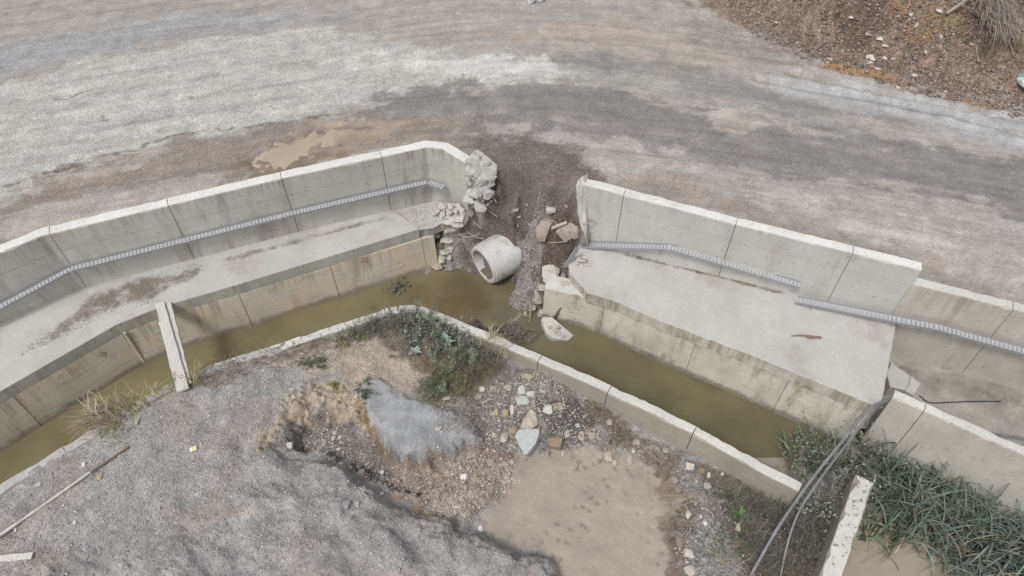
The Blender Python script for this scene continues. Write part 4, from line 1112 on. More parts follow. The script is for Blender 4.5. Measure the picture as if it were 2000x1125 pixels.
tray('long perforated steel cable tray along the left wall, bent at both corners',
     [([(-250, 735), (137, 527)], LW[0], LW[1]), ([(140, 526), (545, 424)], LW[1], LW[2]), ([(548, 423), (832, 357)], LW[2], LW[3]), ([(838, 357), (864, 366)], LW[3] , LW[5])])
tray('perforated steel cable tray sagging down the right wall to a cut end', [([(1133, 479), (1307, 484), (1405, 512), (1562, 558)], RW[0], RW[2])])
tray('perforated steel cable tray starting low and running on to the right edge', [([(1556, 586), (1757, 626)], RW[0], RW[2], .16), ([(1775, 630), (1830, 640), (2010, 690), (2200, 742)], W3[0], W3[1], .16)])
# the torn hanging strip under the right tray's broken end
V, F = box_between(P(1128, 484, -0.95), P(1104, 522, -1.5), 0.03, 0.10)
tag(mesh_obj('steel_strip', V, F, M['flange']), 'torn dark steel strip hanging beside the ledge at the breach', 'steel strip')

# ------------------------------------------------------------------ the concrete pipe in the washed-out gap
ax = np.array([0.80, 0.59, 0.03]); ax /= np.linalg.norm(ax)
pc = P(943, 519, -2.12)
proot = thing('concrete_pipe', tuple(pc - np.array([0, 0, 0.55])), 'big pale concrete drain pipe half buried in the gravel of the gap', 'pipe')
s_ = np.cross(ax, (0, 0, 1)); s_ /= np.linalg.norm(s_); t_ = np.cross(s_, ax)
def lathe(name, prof, mat, n=48, closed=True, seed=0):
    V = []; uv = []
    for l, r in prof:
        for k in range(n):
            a = 2 * math.pi * k / n
            V.append(pc + ax * l + r * (math.cos(a) * s_ + math.sin(a) * t_)); uv.append((k / n * 3, l))
    m = len(prof); F = []
    for i in range(m if closed else m - 1):
        j = (i + 1) % m
        F += [(i * n + k, i * n + (k + 1) % n, j * n + (k + 1) % n, j * n + k) for k in range(n)]
    o = mesh_obj(name, V, F, mat, proot, uv=uv)
    me = o.data; me.polygons.foreach_set('use_smooth', np.ones(len(me.polygons), bool))
    try: me.set_sharp_from_angle(angle=R(35))
    except Exception: pass
    return o
lathe('barrel', [(0.17, 0.50), (0.30, 0.505), (0.8, 0.515), (1.1, 0.515), (1.1, 0.40), (0.17, 0.40)], M['pipe'])
lathe('collar', [(0.0, 0.455), (0.012, 0.468), (0.05, 0.47), (0.055, 0.49), (0.10, 0.495), (0.106, 0.48), (0.118, 0.48), (0.124, 0.505), (0.166, 0.508), (0.166, 0.395), (0.0, 0.395), (-0.006, 0.40)], M['pipe'])
# silt lying in the bottom of the bore
V = []; F = []
m = 14
for i, l in enumerate(np.linspace(0.02, 1.08, 10)):
    for k in range(m):
        a = math.radians(-90 - 28 + 56 * k / (m - 1))
        base_p = pc + ax * l + s_ * 0.392 * math.cos(a)
        V.append(base_p + t_ * (-0.345 + 0.02 * math.sin(3 * l + k)))
F = [(i * m + k, i * m + k + 1, (i + 1) * m + k + 1, (i + 1) * m + k) for i in range(9) for k in range(m - 1)]
mesh_obj('silt', V, F, M['stone'], proot, col=np.tile(S(128, 118, 106), (len(V), 1)), smooth=True)

# ------------------------------------------------------------------ stones and broken concrete
def chunk(name, pos, size, rgb, label, cat, group=None, seed=0, flat=0.7, boxy=0.3, sink=0.25, rot=None, n=16):
    rs = np.random.RandomState(seed)
    V, F = hull_mesh(rock_pts(rs, np.asarray(size) / 2.0, flat, n, boxy))
    a = rs.uniform(0, 6.28) if rot is None else rot
    tx, ty = rs.normal(size=2) * 0.2
    Rz = np.array([[math.cos(a), -math.sin(a), 0], [math.sin(a), math.cos(a), 0], [0, 0, 1]])
    Rx = np.array([[1, 0, 0], [0, math.cos(tx), -math.sin(tx)], [0, math.sin(tx), math.cos(tx)]])
    V = V @ Rx.T @ Rz.T
    if max(size) > .26 and n > 10:
        V, F = rough_hull(V, .03 * float(np.mean(size)), 4, 9, seed % 97)
    h = V[:, 2].max() - V[:, 2].min()
    V = V + np.asarray(pos) + np.array([0, 0, -V[:, 2].min() - sink * h])
    c = np.array(S(*rgb)) * np.ones((len(V), 1)) * rs.uniform(0.9, 1.1, (len(V), 1))
    o = mesh_obj(name, V, F, M['stone'], None, col=c, recalc=False)
    return tag(o, label, cat, group)

def px_chunk(u, v, w, h, rgb, label, cat='stone', seat='near', z=None, name='stone', **kw):
    p = seat_near(u, v) if seat == 'near' else seat_road(u, v) if seat == 'road' else seat_gap(u, v, z)
    k = px_per_m(p)
    dep = math.atan2(CAM_H - p[2], math.hypot(p[0], p[1]))
    return chunk(name, p, (w / k, h / k / max(0.6, math.sin(dep)), 0.8 * min(w, h) / k), rgb, label, cat, rot=kw.pop('rot', 0.0), seed=kw.pop('seed', int(u * 7 + v * 13)), **kw)

# the three big blocks and their neighbours on the rubble above the pond
px_chunk(1032, 826, 44, 40, (196, 186, 172), 'rounded beige boulder behind the grey triangular block', sink=.15, boxy=.1, flat=.9)
p = seat_near(1029, 866); k = px_per_m(p)
pts = []
for (u, v) in ((1006, 851), (1012, 841), (1052, 839), (1053, 848), (1046, 866), (1030, 885), (1024, 886), (1012, 866)):
    q = P(u, v, p[2] + 0.20); pts.append(q + np.array([0, 0, (v - 862) * -0.0015])); pts.append(q * np.array([1, 1, 0]) + np.array([0.03, 0.06, p[2] - 0.05]))
V, F = hull_mesh(pts)
tag(mesh_obj('boulder', V, F, M['stone'], col=np.tile(S(190, 192, 192), (len(V), 1)), recalc=False), 'large pale grey triangular boulder pointing down to the pond', 'boulder')
px_chunk(1083, 869, 32, 26, (156, 141, 118), 'tan square-cornered stone right of the triangular boulder', boxy=.5, flat=.9, n=10)
px_chunk(985, 852, 22, 32, (200, 198, 186), 'pale wedge-shaped stone left of the triangular boulder', flat=.7, n=10)
px_chunk(1003, 841, 20, 16, (176, 160, 138), 'small tan stone wedged against the beige boulder')
px_chunk(1071, 799, 20, 20, (205, 202, 196), 'round whitish stone on dark soil, left of a tan one')
px_chunk(1089, 795, 20, 18, (180, 168, 146), 'round tan stone touching a whitish stone on dark soil')
px_chunk(1000, 801, 9, 22, (208, 206, 200), 'thin whitish sliver of stone standing among tan rubble', flat=.9)
px_chunk(1017, 783, 32, 20, (190, 192, 190), 'flat pale grey stone flake above the beige boulder', flat=.4)
px_chunk(1019, 763, 16, 20, (198, 198, 194), 'leaning pale flake at the top of the rubble')
px_chunk(1036, 771, 16, 12, (200, 198, 192), 'small white flake right of the leaning flake')
px_chunk(966, 806, 18, 18, (180, 166, 146), 'round tan stone at the left of the rubble heap')
px_chunk(987, 808, 16, 16, (168, 152, 128), 'brownish stone between tan stone and white sliver')
px_chunk(941, 761, 12, 12, (205, 200, 192), 'small white stone at the right foot of the bushes')
px_chunk(872, 780, 18, 13, (196, 184, 176), 'pinkish stone lying under the green bush')
px_chunk(856, 837, 16, 12, (186, 176, 166), 'single pale stone on the blue-grey clay block')
px_chunk(990, 760, 22, 14, (184, 172, 160), 'flaky tan stone at the upper left of the rubble')
px_chunk(935, 776, 16, 14, (186, 174, 162), 'crumbly pale clod right of the bush')
px_chunk(997, 902, 18, 12, (190, 180, 168), 'flat pale stone at the upper left rim of the pond')
px_chunk(1068, 884, 12, 20, (176, 164, 154), 'rough upright stone below the beige boulder, on the pond rim')
px_chunk(1054, 850, 10, 18, (190, 180, 170), 'narrow stone leaning on the triangular boulder')
px_chunk(1030, 735, 22, 12, (178, 164, 138), 'flat oval tan stone near the wall', flat=.3)
px_chunk(1119, 910, 19, 17, (188, 178, 168), 'speckled white and brown stone lying in the pond', boxy=.4)
px_chunk(1189, 893, 20, 22, (190, 176, 166), 'grey-pink pear-shaped stone on the pond edge')
px_chunk(1201, 903, 12, 12, (186, 174, 162), 'small stone touching the pear-shaped one')
px_chunk(1135, 852, 13, 20, (184, 170, 160), 'oblong stone by the pond, tilted to the right')
px_chunk(1156, 851, 18, 16, (188, 176, 160), 'blocky pale stone right of the oblong one')
px_chunk(1107, 848, 12, 13, (188, 178, 170), 'small angular stone on the dark soil by the pond')
px_chunk(1098, 887, 10, 10, (196, 188, 180), 'tiny pale stone between the pond stones')
px_chunk(1230, 900, 12, 20, (184, 172, 162), 'upright pale stone at the right pond corner')
px_chunk(1236, 880, 8, 9, (220, 216, 210), 'tiny bright white stone below the wall')
px_chunk(1242, 864, 16, 11, (180, 168, 158), 'flat tan stone at the foot of the wall near the pond')
px_chunk(1190, 825, 14, 12, (182, 174, 168), 'grey stone at the foot of the wall joint')
px_chunk(1128, 832, 10, 10, (214, 212, 208), 'bright white chip on the dark soil')
px_chunk(1347, 911, 20, 16, (206, 204, 198), 'white flat stone on the grey strip below the wall', flat=.5)
px_chunk(1315, 935, 20, 28, (158, 148, 142), 'large dull grey stone at the top right pond corner')
px_chunk(1381, 949, 15, 15, (182, 176, 172), 'round grey stone on the grey strip')
px_chunk(1440, 1030, 15, 20, (190, 182, 164), 'pale wedge stone lying among the brambles')
px_chunk(1344, 1083, 22, 22, (206, 202, 196), 'many-sided whitish stone near the bottom edge', flat=.8)
px_chunk(1348, 1117, 26, 22, (190, 180, 172), 'rough pale stone cut by the bottom edge')
px_chunk(1340, 1096, 10, 14, (196, 190, 184), 'small pale stone below the many-sided one')
px_chunk(1344, 1005, 14, 20, (206, 200, 190), 'pair-like white chip at the right pond rim')
px_chunk(1377, 1021, 10, 12, (222, 216, 204), 'creamy white stone on the grey strip')
px_chunk(1326, 1050, 18, 40, (146, 134, 126), 'tall brown clod standing on the pond rim', sink=.3)
px_chunk(938, 1033, 12, 12, (226, 222, 220), 'bright white stone on the left pond shore')
px_chunk(905, 933, 18, 14, (226, 222, 220), 'white chalky lump on the pale clods')
px_chunk(567, 871, 13, 13, (206, 202, 202), 'white stone in the gully below the yellow clay')
px_chunk(635, 886, 16, 13, (196, 184, 172), 'pale stone at the lower lip of the gully')
px_chunk(633, 866, 13, 14, (184, 170, 158), 'pinkish stone in the middle of the gully')
px_chunk(662, 876, 11, 10, (206, 202, 196), 'white pebble at the right of the gully heap')
px_chunk(654, 846, 10, 9, (206, 204, 200), 'white pebble at the top of the gully heap')
px_chunk(651, 857, 9, 9, (206, 204, 200), 'white pebble in the middle of the gully heap')
px_chunk(664, 855, 9, 8, (210, 208, 204), 'whitish round pebble right in the gully heap')
px_chunk(686, 914, 9, 14, (176, 160, 148), 'oblong brown stone in the deep end of the gully')
px_chunk(706, 928, 18, 20, (158, 146, 142), 'big dull grey clod at the gully mouth')
px_chunk(746, 924, 12, 8, (206, 196, 186), 'pale chip where the gully meets the clods')
px_chunk(744, 965, 12, 9, (204, 192, 182), 'pale stone on the edge of the grey heap')
px_chunk(683, 860, 10, 9, (190, 152, 112), 'orange-brown stone under the blue-grey clay block')
px_chunk(572, 761, 14, 8, (186, 180, 174), 'flat pale stone on top of the yellow clay')
px_chunk(194, 931, 13, 17, (186, 172, 146), 'yellowish stone beside the long pole')
px_chunk(165, 908, 10, 10, (214, 210, 208), 'white stone above the long pole')
px_chunk(76, 947, 12, 10, (206, 202, 200), 'white stone near the canal edge, left')
px_chunk(146, 1021, 8, 8, (220, 216, 214), 'lone white pebble on the grey gravel, left')
px_chunk(30, 1035, 11, 9, (212, 204, 196), 'pale crumb at the lower end of the pole')
px_chunk(268, 822, 11, 18, (178, 174, 152), 'yellow-green mossy stone by the bank grass')
px_chunk(672, 985, 24, 18, (158, 152, 156), 'large dull grey stone half sunk in the grey heap', sink=.5)
px_chunk(697, 985, 12, 14, (176, 172, 174), 'grey angular stone beside the half sunk one', sink=.4)
px_chunk(1300, 880, 14, 10, (176, 168, 160), 'pale stone under the wall at the pond corner')
px_chunk(1399, 911, 10, 9, (188, 176, 164), 'tan stone at the wall foot above the brambles')
px_chunk(1410, 925, 9, 8, (200, 194, 188), 'small white stone above the brambles')
px_chunk(1384, 930, 8, 12, (204, 198, 190), 'thin pale stone on the rusty clods')
px_chunk(1372, 920, 12, 14, (164, 138, 112), 'rusty brown clod below the wall')
px_chunk(1150, 842, 22, 8, (172, 160, 150), 'long thin grey stone on the dark soil', rot=.7)
px_chunk(1110, 740, 10, 9, (196, 192, 188), 'small pale stone behind the rubble, by the wall')
px_chunk(1060, 765, 12, 10, (186, 178, 168), 'small tan stone at the top right of the rubble')
px_chunk(1099, 783, 9, 16, (206, 204, 200), 'narrow white flake right of the tan pair')

# loose stones that nothing tells apart, one group to each stretch of ground
def scatter(poly, zp, n, smin, smax, rgb_a, rgb_b, label, group, seed, seat='near'):
    rs = np.random.RandomState(seed); pw = np.array([PX(u, v, zp) for u, v in poly]); k = 0
    protos = []
    while k < n:
        x = rs.uniform(pw[:, 0].min(), pw[:, 0].max()); y = rs.uniform(pw[:, 1].min(), pw[:, 1].max())
        if not inside(pw, np.array([x]), np.array([y]))[0]: continue
        z = float((near_h if seat == 'near' else road_h)(np.array([x]), np.array([y]))[0])
        s = smin * (smax / smin) ** (rs.rand() ** 1.8); t = rs.rand()
        c = np.array(rgb_a) * (1 - t) + np.array(rgb_b) * t
        if len(protos) < 10:
            o = chunk('stone', (x, y, z), (s, s * rs.uniform(.6, 1), s * .8), c, label, 'stone', group, seed=seed * 1000 + k, sink=.3, n=11)
            protos.append((o, s))
        else:
            src, s0 = protos[rs.randint(10)]
            o = src.copy(); COLL.objects.link(o)
            f = s / s0; o.scale = (f, f, f); o.rotation_euler = (0, 0, rs.uniform(0, 6.28)); o.location = (x, y, z - 0.2 * s)
        k += 1
scatter([(930, 800), (960, 750), (1060, 735), (1110, 770), (1120, 800), (1040, 800), (1000, 870), (950, 850)], -1.7, 46, .06, .14, (196, 186, 174), (160, 148, 138), 'small pale angular stone in the rubble heap above the pond', 'loose stones of the rubble heap', 11)
scatter([(600, 830), (680, 830), (760, 920), (770, 945), (700, 920), (640, 885), (580, 880)], -1.75, 32, .05, .11, (200, 196, 192), (156, 146, 140), 'small whitish stone lying in the eroded gully', 'loose stones in the gully', 12)
scatter([(1330, 905), (1380, 930), (1410, 1000), (1430, 1100), (1340, 1120), (1350, 1000)], -1.8, 24, .05, .11, (206, 200, 192), (160, 150, 144), 'small pale stone on the grey strip right of the pond', 'loose stones right of the pond', 13)
scatter([(780, 930), (960, 890), (1010, 940), (930, 1000), (860, 990)], -1.85, 30, .05, .12, (196, 182, 170), (166, 152, 142), 'small crumbly clod on the pale slope left of the pond', 'crumbly clods left of the pond', 14)
scatter([(140, 900), (330, 790), (520, 760), (540, 860), (480, 960), (300, 960), (120, 1010)], -1.28, 16, .04, .07, (220, 214, 208), (176, 166, 158), 'small pale pebble on the grey gravel left of the gully', 'pebbles on the left gravel', 15)
scatter([(1120, 870), (1200, 850), (1300, 900), (1320, 930), (1240, 900)], -1.92, 14, .05, .10, (190, 178, 168), (150, 138, 128), 'small stone on the muddy shore below the wall', 'stones on the pond shore', 16)
MW = [(1480, 60), (1620, 100), (1760, 150), (1980, 200), (1990, 10), (1640, 5)]
scatter(MW, 0.2, 40, .08, .22, (206, 198, 190), (150, 134, 124), 'pale stone lying on the brown dirt bank', 'stones on the dirt bank', 17, 'road')
scatter([(200, 120), (900, 120), (1300, 260), (1980, 330), (1980, 520), (1300, 330), (700, 240), (100, 330)], 0, 10, .04, .08, (200, 194, 188), (150, 144, 140), 'small pebble lying loose on the road', 'pebbles on the road', 18, 'road')
for u, v, w, h, l in ((1700, 115, 16, 14, 'white stone pair upper one on the dirt bank above the tan rut'), (1713, 136, 15, 10, 'bright white wedge stone just above the tan rut'), (1660, 35, 10, 9, 'white stone in the upper left of the dirt bank'), (1620, 118, 9, 9, 'small white stone at the left end of the tan rut'), (1727, 113, 12, 8, 'white stone right of the stone pair'), (1728, 90, 14, 9, 'white flat stone in the middle of the dirt bank'), (1717, 76, 16, 8, 'long white stone high on the dirt bank'), (1754, 171, 9, 7, 'pale stone on the roadside below the tan rut'), (1778, 28, 8, 9, 'small pale stone at the top of the orange hollow'), (1833, 22, 12, 9, 'grey stone under the bare branch'), (1895, 86, 7, 8, 'white pebble under the brush heap'), (1515, 46, 11, 9, 'pale stone at the foot of the churned bank'), (1786, 148, 12, 6, 'flat pale stone right of the tan rut'), (1700, 123, 10, 8, 'lower white stone of the pair on the dirt bank')):
    px_chunk(u, v, w, h, (214, 206, 198), l, seat='road')
px_chunk(1992, 164, 30, 34, (206, 208, 206), 'white broken block at the right edge of the dirt bank', 'block', seat='road', name='white_block', boxy=.5, sink=.1)
px_chunk(1993, 147, 20, 12, (130, 160, 160), 'pale teal plastic scrap above the white block', 'plastic scrap', seat='road', name='plastic_scrap', flat=.5, sink=.05)

# broken concrete around the gap
C = (198, 194, 186); D = (170, 162, 150)
def cc(u, v, w, h, z, label, rgb=C, **kw): px_chunk(u, v, w, h, rgb, label, 'concrete chunk', seat='z', z=z, name='concrete_chunk', boxy=kw.pop('boxy', .35), **kw)
L_ = -1.32
for u, v, w, h, z, l in ((857, 412, 11, 10, -1.2, 'small pale chunk at the left of the pile on the broken ledge'), (866, 420, 14, 12, -1.22, 'pale chunk in the pile below the torn wall, front left'), (868, 405, 14, 13, -1.02, 'pale chunk at the back of the pile below the torn wall'), (880, 404, 12, 12, -.95, 'upright chunk at the back right of the ledge pile'), (878, 414, 16, 13, -1.05, 'biggest chunk on top of the ledge pile'), (888, 414, 12, 12, -1.0, 'chunk at the right of the ledge pile'), (861, 400, 9, 8, -1.05, 'tiny chunk farthest left behind the ledge pile'), (850, 417, 9, 9, -1.28, 'tiny chunk on the left fringe of the ledge pile'), (873, 426, 13, 9, -1.25, 'flat chunk at the front of the ledge pile')):
    cc(u, v, w, h, z, l)
cc(893, 427, 32, 22, -1.2, 'large flat flake under the torn wall end', flat=.5)
cc(884, 446, 42, 44, -1.75, 'big cracked concrete lump hanging under the broken ledge', (176, 170, 160), sink=0)
cc(916, 416, 22, 24, -1.25, 'dark chunk hanging on the bars below the torn wall', (150, 144, 134))
cc(853, 459, 16, 18, -1.8, 'grey rubble lump at the broken corner of the left ledge', (160, 154, 146))
cc(871, 471, 30, 14, -1.95, 'pale flat flake on the rubble below the left ledge', (208, 204, 194), flat=.6)
cc(858, 478, 20, 22, -2.25, 'dark rubble lump behind the pale flat flake', (128, 122, 112))
cc(868, 493, 20, 12, -2.25, 'pale chunk in the middle of the left rubble fall')
cc(862, 505, 17, 22, -2.4, 'greenish concrete chunk in the left rubble fall', (188, 194, 164))
cc(877, 501, 14, 14, -2.4, 'small pale chunk right of the greenish one')
cc(855, 517, 26, 20, -2.55, 'flat tan chunk at the foot of the left rubble fall', (176, 164, 146), flat=.5)
cc(868, 519, 9, 9, -2.55, 'small grey chunk beside the flat tan one')
cc(853, 531, 8, 10, -2.68, 'tiny wet chunk at the waterline, left one of two')
cc(860, 530, 9, 8, -2.68, 'tiny wet chunk at the waterline, right one of two')
cc(857, 539, 13, 12, -2.72, 'grey wet chunk lowest in the left rubble fall', (150, 146, 138))
for u, v, w, l in ((822, 556, 14, 'blurred stone just under the water, leftmost of the sunken stones'), (838, 563, 13, 'blurred sunken stone below the rubble fall'), (842, 549, 10, 'small sunken stone close to the rubble fall'), (884, 553, 10, 'small sunken stone left of the pipe mouth')):
    px_chunk(u, v, w, w * .8, (160, 140, 100), l, 'stone', seat='z', z=-2.66, sink=.35)
cc(1076, 411, 22, 17, -0.78, 'white cube-like chunk on the upper gravel of the gap', (208, 202, 196), boxy=.6)
cc(1075, 543, 32, 42, -2.05, 'large blocky pale chunk on the broken lower wall', (200, 196, 186), boxy=.5, sink=.1, flat=1.0)
cc(1100, 541, 10, 12, -1.7, 'grey chip behind the large blocky chunk', (150, 146, 140))
cc(1103, 553, 18, 7, -1.62, 'flat chip on the broken lower wall', (186, 182, 172))
cc(1091, 533, 9, 9, -1.75, 'small dark chip behind the blocky chunk', (140, 134, 126))
cc(1119, 505, 10, 9, -1.385, 'small chunk at the very corner of the right ledge')
cc(1129, 506, 12, 10, -1.385, 'chunk at the back of the little pile on the right ledge')
cc(1141, 503, 10, 9, -1.385, 'small chunk under the tray on the right ledge')
cc(1139, 511, 22, 14, -1.385, 'biggest chunk of the little pile on the right ledge')
cc(1127, 516, 9, 8, -1.385, 'front left chip of the pile on the right ledge')
cc(1149, 518, 11, 11, -1.385, 'front right chunk of the pile on the right ledge')
cc(1135, 519, 8, 7, -1.385, 'tiny front chip of the pile on the right ledge')
cc(1057, 564, 14, 14, -2.1, 'chunk at the broken face of the lower wall', (186, 180, 170))
cc(1052, 582, 22, 26, -2.45, 'leaning slab flake below the blocky chunk', (176, 170, 160))
cc(1043, 601, 12, 16, -2.6, 'pointed chip at the foot of the gravel', (180, 176, 168))
cc(1060, 611, 17, 14, -2.6, 'triangular chunk above the fallen slab', (192, 188, 180))
cc(1051, 617, 17, 15, -2.66, 'grey chunk between gravel and fallen slab', (170, 164, 154))
cc(1040, 643, 22, 30, -2.74, 'pale pointed chunk standing in the water', (192, 186, 174), n=10, sink=.2)
cc(1026, 612, 6, 9, -2.6, 'chip at the end of the bent bar')
rs = np.random.RandomState(91)
for k_, (poly, n_, lab, grp) in enumerate([([(845, 470), (880, 465), (895, 500), (885, 540), (852, 545)], 26, 'small broken concrete bit in the rubble fall below the left ledge', 'bits of the left rubble fall'), ([(1040, 590), (1065, 555), (1110, 530), (1115, 560), (1070, 620), (1045, 625)], 24, 'small broken concrete bit along the right edge of the gravel', 'bits along the right of the gap'), ([(1000, 400), (1120, 390), (1125, 470), (1060, 480), (1010, 450)], 14, 'small concrete bit lying high on the gravel slope', 'bits on the upper gravel slope'), ([(930, 330), (975, 330), (965, 400), (935, 440), (915, 430)], 12, 'small concrete bit below the torn wall end', 'bits below the torn wall end')]):
    n0 = 0
    while n0 < n_:
        u, v = rs.uniform(840, 1130), rs.uniform(320, 630)
        if not inside(poly, np.array([u]), np.array([v]))[0]: continue
        w_ = rs.uniform(5, 12); c_ = rs.uniform(.75, 1.05)
        px_chunk(u, v, w_, w_ * rs.uniform(.6, 1), tuple(c_ * q for q in (190, 184, 174)), lab, 'concrete chunk', seat='road', name='concrete_chunk', group=grp, rot=rs.uniform(0, 6), seed=int(rs.randint(9999)), boxy=.4, n=10, sink=.25); n0 += 1
def tilted_slab(name, poly, thick, rgb, label, cat, seed=0):
    rs = np.random.RandomState(seed); top = [P(u, v, z) for u, v, z in poly]
    pts = [t + rs.normal(size=3) * .006 for t in top] + [t + np.array([rs.normal() * .015, rs.normal() * .015, -thick]) for t in top]
    V, F = hull_mesh(pts); c = np.tile(S(*rgb), (len(V), 1)) * rs.uniform(.92, 1.08, (len(V), 1))
    return tag(mesh_obj(name, V, F, M['stone'], col=c, recalc=False), label, cat)
tilted_slab('concrete_slab', [(1056, 624, -2.34), (1062, 618, -2.34), (1078, 620, -2.32), (1100, 638, -2.42), (1120, 655, -2.56), (1111, 664, -2.58), (1082, 661, -2.5), (1066, 652, -2.45)], .2, (204, 200, 192), 'long fallen concrete slab lying half in the water', 'concrete slab', 1)
tilted_slab('concrete_slab', [(1118, 654, -2.585), (1145, 670, -2.62), (1124, 668, -2.60)], .1, (150, 132, 104), 'brown wet tip sticking out beyond the fallen slab', 'concrete slab', 2)
tilted_slab('concrete_slab', [(1045, 448, -1.05), (1058, 430, -.85), (1078, 430, -.85), (1074, 444, -.95), (1064, 462, -1.15), (1050, 462, -1.18)], .16, (172, 160, 150), 'tilted dusty slab piece sunk in the gravel, left of two', 'concrete slab', 3)
tilted_slab('concrete_slab', [(1086, 450, -.98), (1112, 434, -.82), (1130, 440, -.9), (1128, 452, -1.0), (1106, 461, -1.12), (1096, 460, -1.12)], .2, (184, 172, 162), 'tilted slab piece against the right wall end, right of two', 'concrete slab', 4)
tilted_slab('concrete_slab', [(1077, 443, -.86), (1106, 432, -.76), (1108, 436, -.78), (1080, 447, -.9)], .06, (186, 178, 170), 'thin bar-like strip of concrete on the tilted slab', 'concrete slab', 5)
for i, (u, v) in enumerate(((1074, 640), (1084, 646), (1092, 652), (1078, 632), (1088, 638), (1070, 634))):
    px_chunk(u, v, 9, 8, (186, 182, 174), 'small crumb of concrete lying on the fallen slab', 'concrete chunk', seat='z', z=-2.40 - 0.02 * i * .5, name='concrete_chunk', group='crumbs on the fallen slab')

pts = [np.array(q) + np.random.RandomState(3).normal(size=3) * .01 for q in ((-1.75, 12.2, -1.3), (-1.75, 11.9, -1.32), (-1.5, 11.5, -1.34), (-1.15, 11.45, -1.36), (-1.0, 11.7, -1.3), (-1.55, 12.0, -1.12), (-1.25, 11.85, -1.0), (-1.1, 11.72, -1.05), (-1.4, 11.65, -1.16), (-1.3, 11.5, -1.2))]
V, F = rough_hull(pts, .02, 6, 9, 55)
tag(mesh_obj('rubble_mound', V, F, M['torn'], uv=V[:, :2]), 'dusty mound of crushed concrete on the broken left ledge under the torn wall', 'rubble')

# steel bars torn out of the concrete
def bar(pts, label, r=0.011, name='rebar'):
    V, F = tube(spline([seat_gap(u, v, z, .04) for u, v, z in pts], 24), r, 5)
    tag(mesh_obj(name, V, F, M['rebar'], smooth=True), label, 'steel bar', 'torn steel bars in the gap')
bar([(905, 410, -1.2), (912, 424, -1.35), (904, 445, -1.6)], 'bar hanging straight down from the torn wall end')
bar([(912, 415, -1.15), (922, 430, -1.4), (940, 446, -1.55)], 'bar bending right below the torn wall end')
bar([(908, 432, -1.45), (912, 450, -1.65), (930, 463, -1.6), (945, 466, -1.55)], 'long bar curving right above the pipe')
bar([(892, 445, -1.6), (900, 460, -1.75), (920, 462, -1.7), (938, 455, -1.65)], 'bar looping flat under the cracked lump')
bar([(882, 478, -1.95), (905, 465, -1.8), (925, 462, -1.7)], 'bar slanting up from the left rubble')
bar([(866, 458, -1.75), (890, 459, -1.75), (915, 455, -1.7)], 'thin bar running flat from the broken ledge')
bar([(918, 412, -1.1), (928, 426, -1.35), (925, 440, -1.5)], 'short bar hooked under the torn lump')
bar([(938, 394, -.75), (955, 412, -1.0), (972, 424, -1.15)], 'bar lying on the gravel right of the torn lump')
bar([(940, 388, -.6), (960, 384, -.55), (970, 396, -.65)], 'thin bar arching out of the torn lump')
bar([(868, 527, -2.5), (882, 527, -2.5), (895, 519, -2.4)], 'bar sticking out low from the left rubble')
bar([(1062, 427, -.78), (1082, 433, -.78), (1096, 450, -.95), (1108, 471, -1.2)], 'bar bent over the tilted slab piece')
bar([(1072, 474, -1.3), (1100, 472, -1.2), (1122, 460, -.95), (1132, 447, -.8)], 'bar curving from the right wall end to the gravel')
bar([(1136, 437, -.7), (1158, 436, -.7), (1157, 430, -.66), (1142, 428, -.66)], 'hairpin bar sticking out of the right wall')
bar([(1034, 530, -1.95), (1038, 545, -2.1), (1041, 560, -2.2)], 'thin rod lying on the light gravel')
bar([(1027, 588, -2.35), (1035, 592, -2.35), (1036, 612, -2.5), (1034, 630, -2.6)], 'bent bar standing in the water edge')
bar([(1012, 611, -2.62), (1024, 616, -2.6), (1036, 616, -2.55)], 'bar lying flat at the water edge')
bar([(1100, 513, -1.5), (1108, 520, -1.45), (1112, 514, -1.35)], 'short bar end at the corner of the right ledge')

# ------------------------------------------------------------------ timber, hoses, cable, litter
def board(name, a, b, w, t, mat, label, cat='plank', seed=0):
    rs = np.random.RandomState(seed); a = np.array(a); b = np.array(b); d = b - a; L = np.linalg.norm(d); d /= L
    s = np.cross(d, (0, 0, 1)); s /= np.linalg.norm(s); u = np.cross(s, d); n = 14; V = []; UV = []
    for i in range(n + 1):
        p = a + d * L * i / n; ww = w / 2 + rs.normal() * .004; sag = -0.015 * math.sin(math.pi * i / n)
        for o, h in ((-ww + .008, t), (ww - .008, t), (ww, t - .008), (ww, 0), (-ww, 0), (-ww, t - .008)):
            V.append(p + s * o + u * (h + sag + rs.normal() * .002)); UV.append((o, L * i / n))
    F = [(i * 6 + k, i * 6 + (k + 1) % 6, (i + 1) * 6 + (k + 1) % 6, (i + 1) * 6 + k) for i in range(n) for k in range(6)] + [tuple(range(6)), tuple(range(n * 6 + 5, n * 6 - 1, -1))]
    return tag(mesh_obj(name, V, F, mat, uv=UV), label, cat)
za = Z_LEDGE_L + .005
board('plank', P(313, 594, za + .05), P(361, 763, -1.27 + .05), 0.175, 0.05, M['plank'], 'weathered grey plank on top of the pair bridging the canal', seed=1)
board('plank', P(329, 594, za), P(368, 752, -1.27), 0.13, 0.05, M['plank'], 'grey plank lying under the right side of the bridging pair', seed=2)
board('plank', P(316, 630, za - .002), P(352, 766, -1.27), 0.10, 0.045, M['plank'], 'short grey lath along the left side of the bridging plank', seed=3)
a, m_, b = seat_near(-60, 1092), seat_near(178, 925), seat_near(252, 874)
board('pole', a + [0, 0, .05], m_ + [0, 0, .03], 0.038, 0.035, M['plank'], 'long thin grey timber pole lying on the gravel', 'pole', 4)
board('pole', m_ + np.array([.02, .02, .03]), b + [0, 0, .02], 0.036, 0.035, M['rusty_wood'], 'rust brown end piece carrying on the long grey pole', 'pole', 5)
